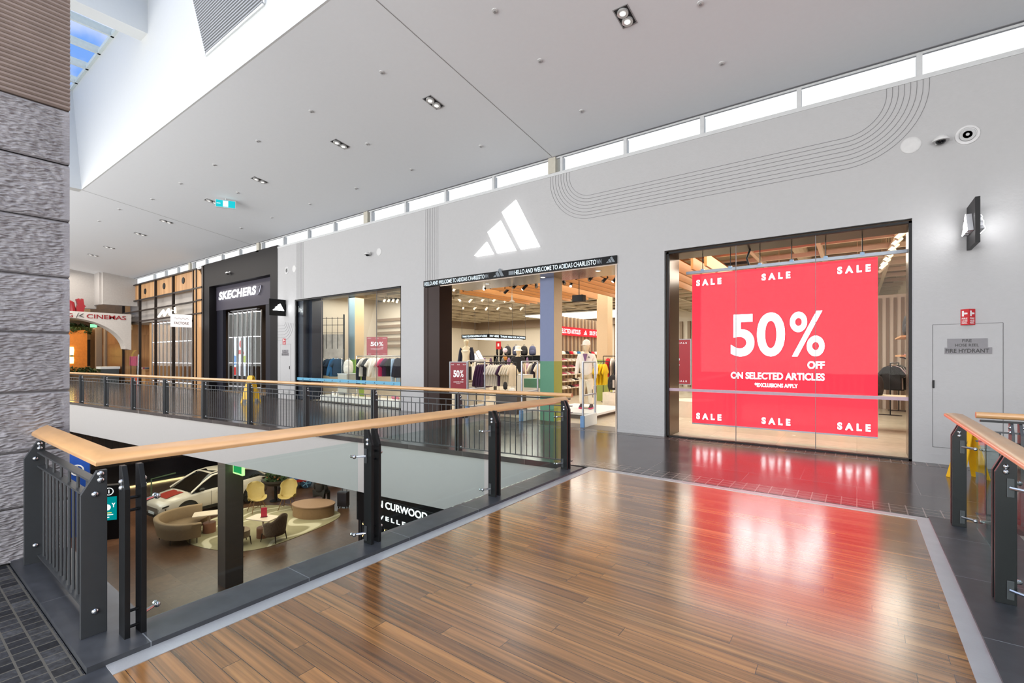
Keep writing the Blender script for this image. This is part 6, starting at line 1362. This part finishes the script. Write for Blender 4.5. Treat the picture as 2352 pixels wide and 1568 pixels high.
GH = [(-1.86, .90, .92, .60), (-1.45, .93, 1.26, .63), (-.9, .95, 1.42, .64), (-.2, .94, 1.46, .645), (.25, .93, 1.40, .645), (.62, .92, 1.20, .66), (1.02, .90, .92, .68)]
mb = MB(); vs_ = []
for x, zb, zt, hw in GH:
    k = (zt - zb) / .5; ring = [(-hw * 1.12, zb - .03), (-hw * (1.12 - .2 * k), zt - .05 * k), (-hw * (.85 - .1 * k), zt), (0, zt + .02 * k)]; ring += [(-y, z) for y, z in ring[-2::-1]]; vs_ += [(x, y, z) for y, z in ring]
n = 7; fs = [(i * n + k, i * n + k + 1, (i + 1) * n + k + 1, (i + 1) * n + k) for i in range(len(GH) - 1) for k in range(n - 1)]
mb.add(vs_, fs).build('windows', cglass, t, smooth=40)
mb = MB()
for s_ in (-1, 1):
    def gp_(i, f_=1.0): x, zb, zt, hw = GH[i]; k = (zt - zb) / .5; return V((x, s_ * hw * (1.12 - .2 * k), zt - .04 * k + .005))
    mb.tube([gp_(6) + V((.02, 0, 0)), gp_(5), gp_(4), gp_(3), gp_(2), gp_(1), gp_(0)], .032, 6)
mb.build('pillar_trim', paint, t, smooth=True)
mb = MB(); vs_ = []
for i in (1, 2, 3, 4): x, zb, zt, hw = GH[i]; vs_ += [(x, -hw * .78, zt + .008), (x, 0, zt + .03), (x, hw * .78, zt + .008)]
mb.add(vs_, [(i * 3 + k, i * 3 + k + 1, (i + 1) * 3 + k + 1, (i + 1) * 3 + k) for i in range(3) for k in range(2)]).build('roof', paint, t, smooth='all')
MB().add([(-.75, -.38, 1.462), (.15, -.38, 1.45), (.15, .38, 1.45), (-.75, .38, 1.462)], [(0, 1, 2, 3)]).build('sunroof', cglass, t)
MB().box(-2.0, -1.7, -.55, .55, 1.22, 1.26).build('rear_spoiler', paint, t, bevel=.015)
for x in (-WB, WB):
    for s_ in (-1, 1):
        MB().lathe([(.36, -.012), (.36, .012)], 26, (0, 0, 0), Matrix(((1, 0, 0, x), (0, 0, 1, s_ * .795), (0, 1, 0, .34), (0, 0, 0, 1)))).build('wheel_arch', trimb, t)
        w = MB().lathe([(.20, -.10), (.30, -.10), (.32, -.05), (.32, .03), (.29, .05), (.20, .05)], 28, (0, 0, 0), Matrix(((1, 0, 0, x), (0, 0, s_, s_ * .76), (0, 1, 0, .32), (0, 0, 0, 1)))).build('wheel', tyre, t, smooth=True)
        for k in range(5): a = k * 1.257; MB().bar((x, s_ * .82, .32), (x + .2 * math.cos(a), s_ * .82, .32 + .2 * math.sin(a)), .05, .03, (0, 1, 0)).build('rim_spoke', rim, w)
for s_ in (-1, 1):
    MB().prism([(1.45, .62), (1.90, .55), (1.92, .50), (1.6, .56)], -.02, .02, Matrix(((1, 0, 0, 0), (0, 0, 1, s_ * .675), (0, 1, 0, .07), (0, 0, 0, 1)))).build('headlight', trimb, t)
    MB().add([(1.80, s_ * .66, .30), (1.93, s_ * .50, .34), (1.95, s_ * .46, .50), (1.80, s_ * .685, .54)], [(0, 1, 2, 3)]).build('fog_light', trimb, t)
    MB().sph((.72, s_ * .86, .98), .09, 10, 1.1, .9, .7).build('wing_mirror', trimb, t, smooth='all')
    MB().bar((.95, s_ * .805, .30), (-.95, s_ * .805, .28), .02, .10).build('sill_trim', trimb, t); MB().bar((.38, s_ * .803, .30), (.38, s_ * .803, .86), .006, .006).build('door_gap', trimb, t); MB().bar((.2, s_ * .81, .76), (.02, s_ * .81, .77), .02, .02).build('door_handle', paint, t)
    MB().prism([(-1.88, .84), (-1.45, .90), (-1.5, .95), (-1.86, .92)], -.02, .02, Matrix(((1, 0, 0, 0), (0, 0, 1, s_ * .735), (0, 1, 0, -.04), (0, 0, 0, 1)))).build('tail_light', M('tail_dark', '3a0f0f', .3), t)
MB().add([(1.945, -.44, .34), (1.945, .44, .34), (1.955, .42, .55), (1.955, -.42, .55)], [(0, 1, 2, 3)]).build('grille', M('car_grille', '8a8074', .4, .5, var=.4, nscale=40), t); MB().box(1.86, 1.96, -.5, .5, .22, .30).build('lower_bumper', trimb, t); MB().box(1.95, 1.97, -.2, .2, .32, .40).build('number_plate', panel_white, t)
st_ = MB(); 
for i, (xa, za, xb, zb_) in enumerate(((1.10, .893, 1.40, .862), (1.40, .862, 1.66, .805))): st_.add([(xa, -.36, za + .012), (xa, .36, za + .012), (xb, .36, zb_ + .012), (xb, -.36, zb_ + .012)], [(0, 1, 2, 3)])
st_.build('bonnet_sticker', M('sticker_red', '8c2a1e', .4, var=.12), t)
# information kiosk and blue sign
t = thing('information_kiosk', 'black information kiosk with teal screen at the lower left', 'kiosk', (-19.3, 4.55, LOW), rad(58))
MB().box(-.34, .34, -.12, .12, 0, 1.72).build('cabinet', black_m, t, bevel=.01); MB().box(-.29, .29, -.126, -.12, .62, 1.36).build('screen', emit('screen_teal', (.0, .24, .25), 1.0), t)
ew = emit('screen_white', (.95, 1, 1), 1.0); txt('Y', (.16, -.13, 1.02), .14, .10, ew, t, world=False, bold=.04); MB().lathe([(.10, 0), (.001, .002)], 20, (0, 0, 0), Matrix(((1, 0, 0, .04), (0, 0, -1, -.128), (0, 1, 0, 1.03), (0, 0, 0, 1)))).build('screen_disc', ew, t)
for z, w_ in ((.84, .26), (.78, .30), (.70, .2)): MB().box(-.2, -.2 + w_ + .1, -.129, -.127, z, z + .03).build('screen_line', ew if z < .8 else emit('screen_yellow', (.9, .8, .2), .9), t)
MB().tube([(.09 + .11 * math.cos(a * PI / 10), -.125, 1.53 + .11 * math.sin(a * PI / 10)) for a in range(21)], .012, 6).build('info_ring', ew, t); txt('i', (.09, -.126, 1.47), .12, .03, ew, t, align='C', world=False, bold=.03)
q = at(170, 15.2); t = thing('blue_sign', 'tall blue sign panel with white ring emblem beyond the corner post', 'sign', (q.x, q.y, LOW), rad(58))
MB().box(-.4, .4, -.05, .05, 0, 2.75).build('panel', M('sign_blue', '1f4aa0', .4), t, bevel=.01); MB().tube([(.1 + .16 * math.cos(a * PI / 12), -.055, 2.15 + .16 * math.sin(a * PI / 12)) for a in range(25)], .022, 6).build('ring_emblem', panel_white, t); MB().box(.08, .12, -.06, -.05, 2.02, 2.28).build('letter_stroke', panel_white, t)
t = thing('slim_post_frame', 'slim green post frame standing left of the display car', 'post', (-22.6, 6.7, LOW)); MB().tube([(0, 0, 0), (0, 0, .95), (.1, .8, 1.05)], .03, 6).build('post', M('post_green', '4f6043', .5), t)
def sub(f,*prs):
    s=open('/workdir/p/'+f).read()
    for a,b in prs:
        if a not in s: print('MISSING',f,a[:70])
        s=s.replace(a,b)
    open('/workdir/p/'+f,'w').write(s)
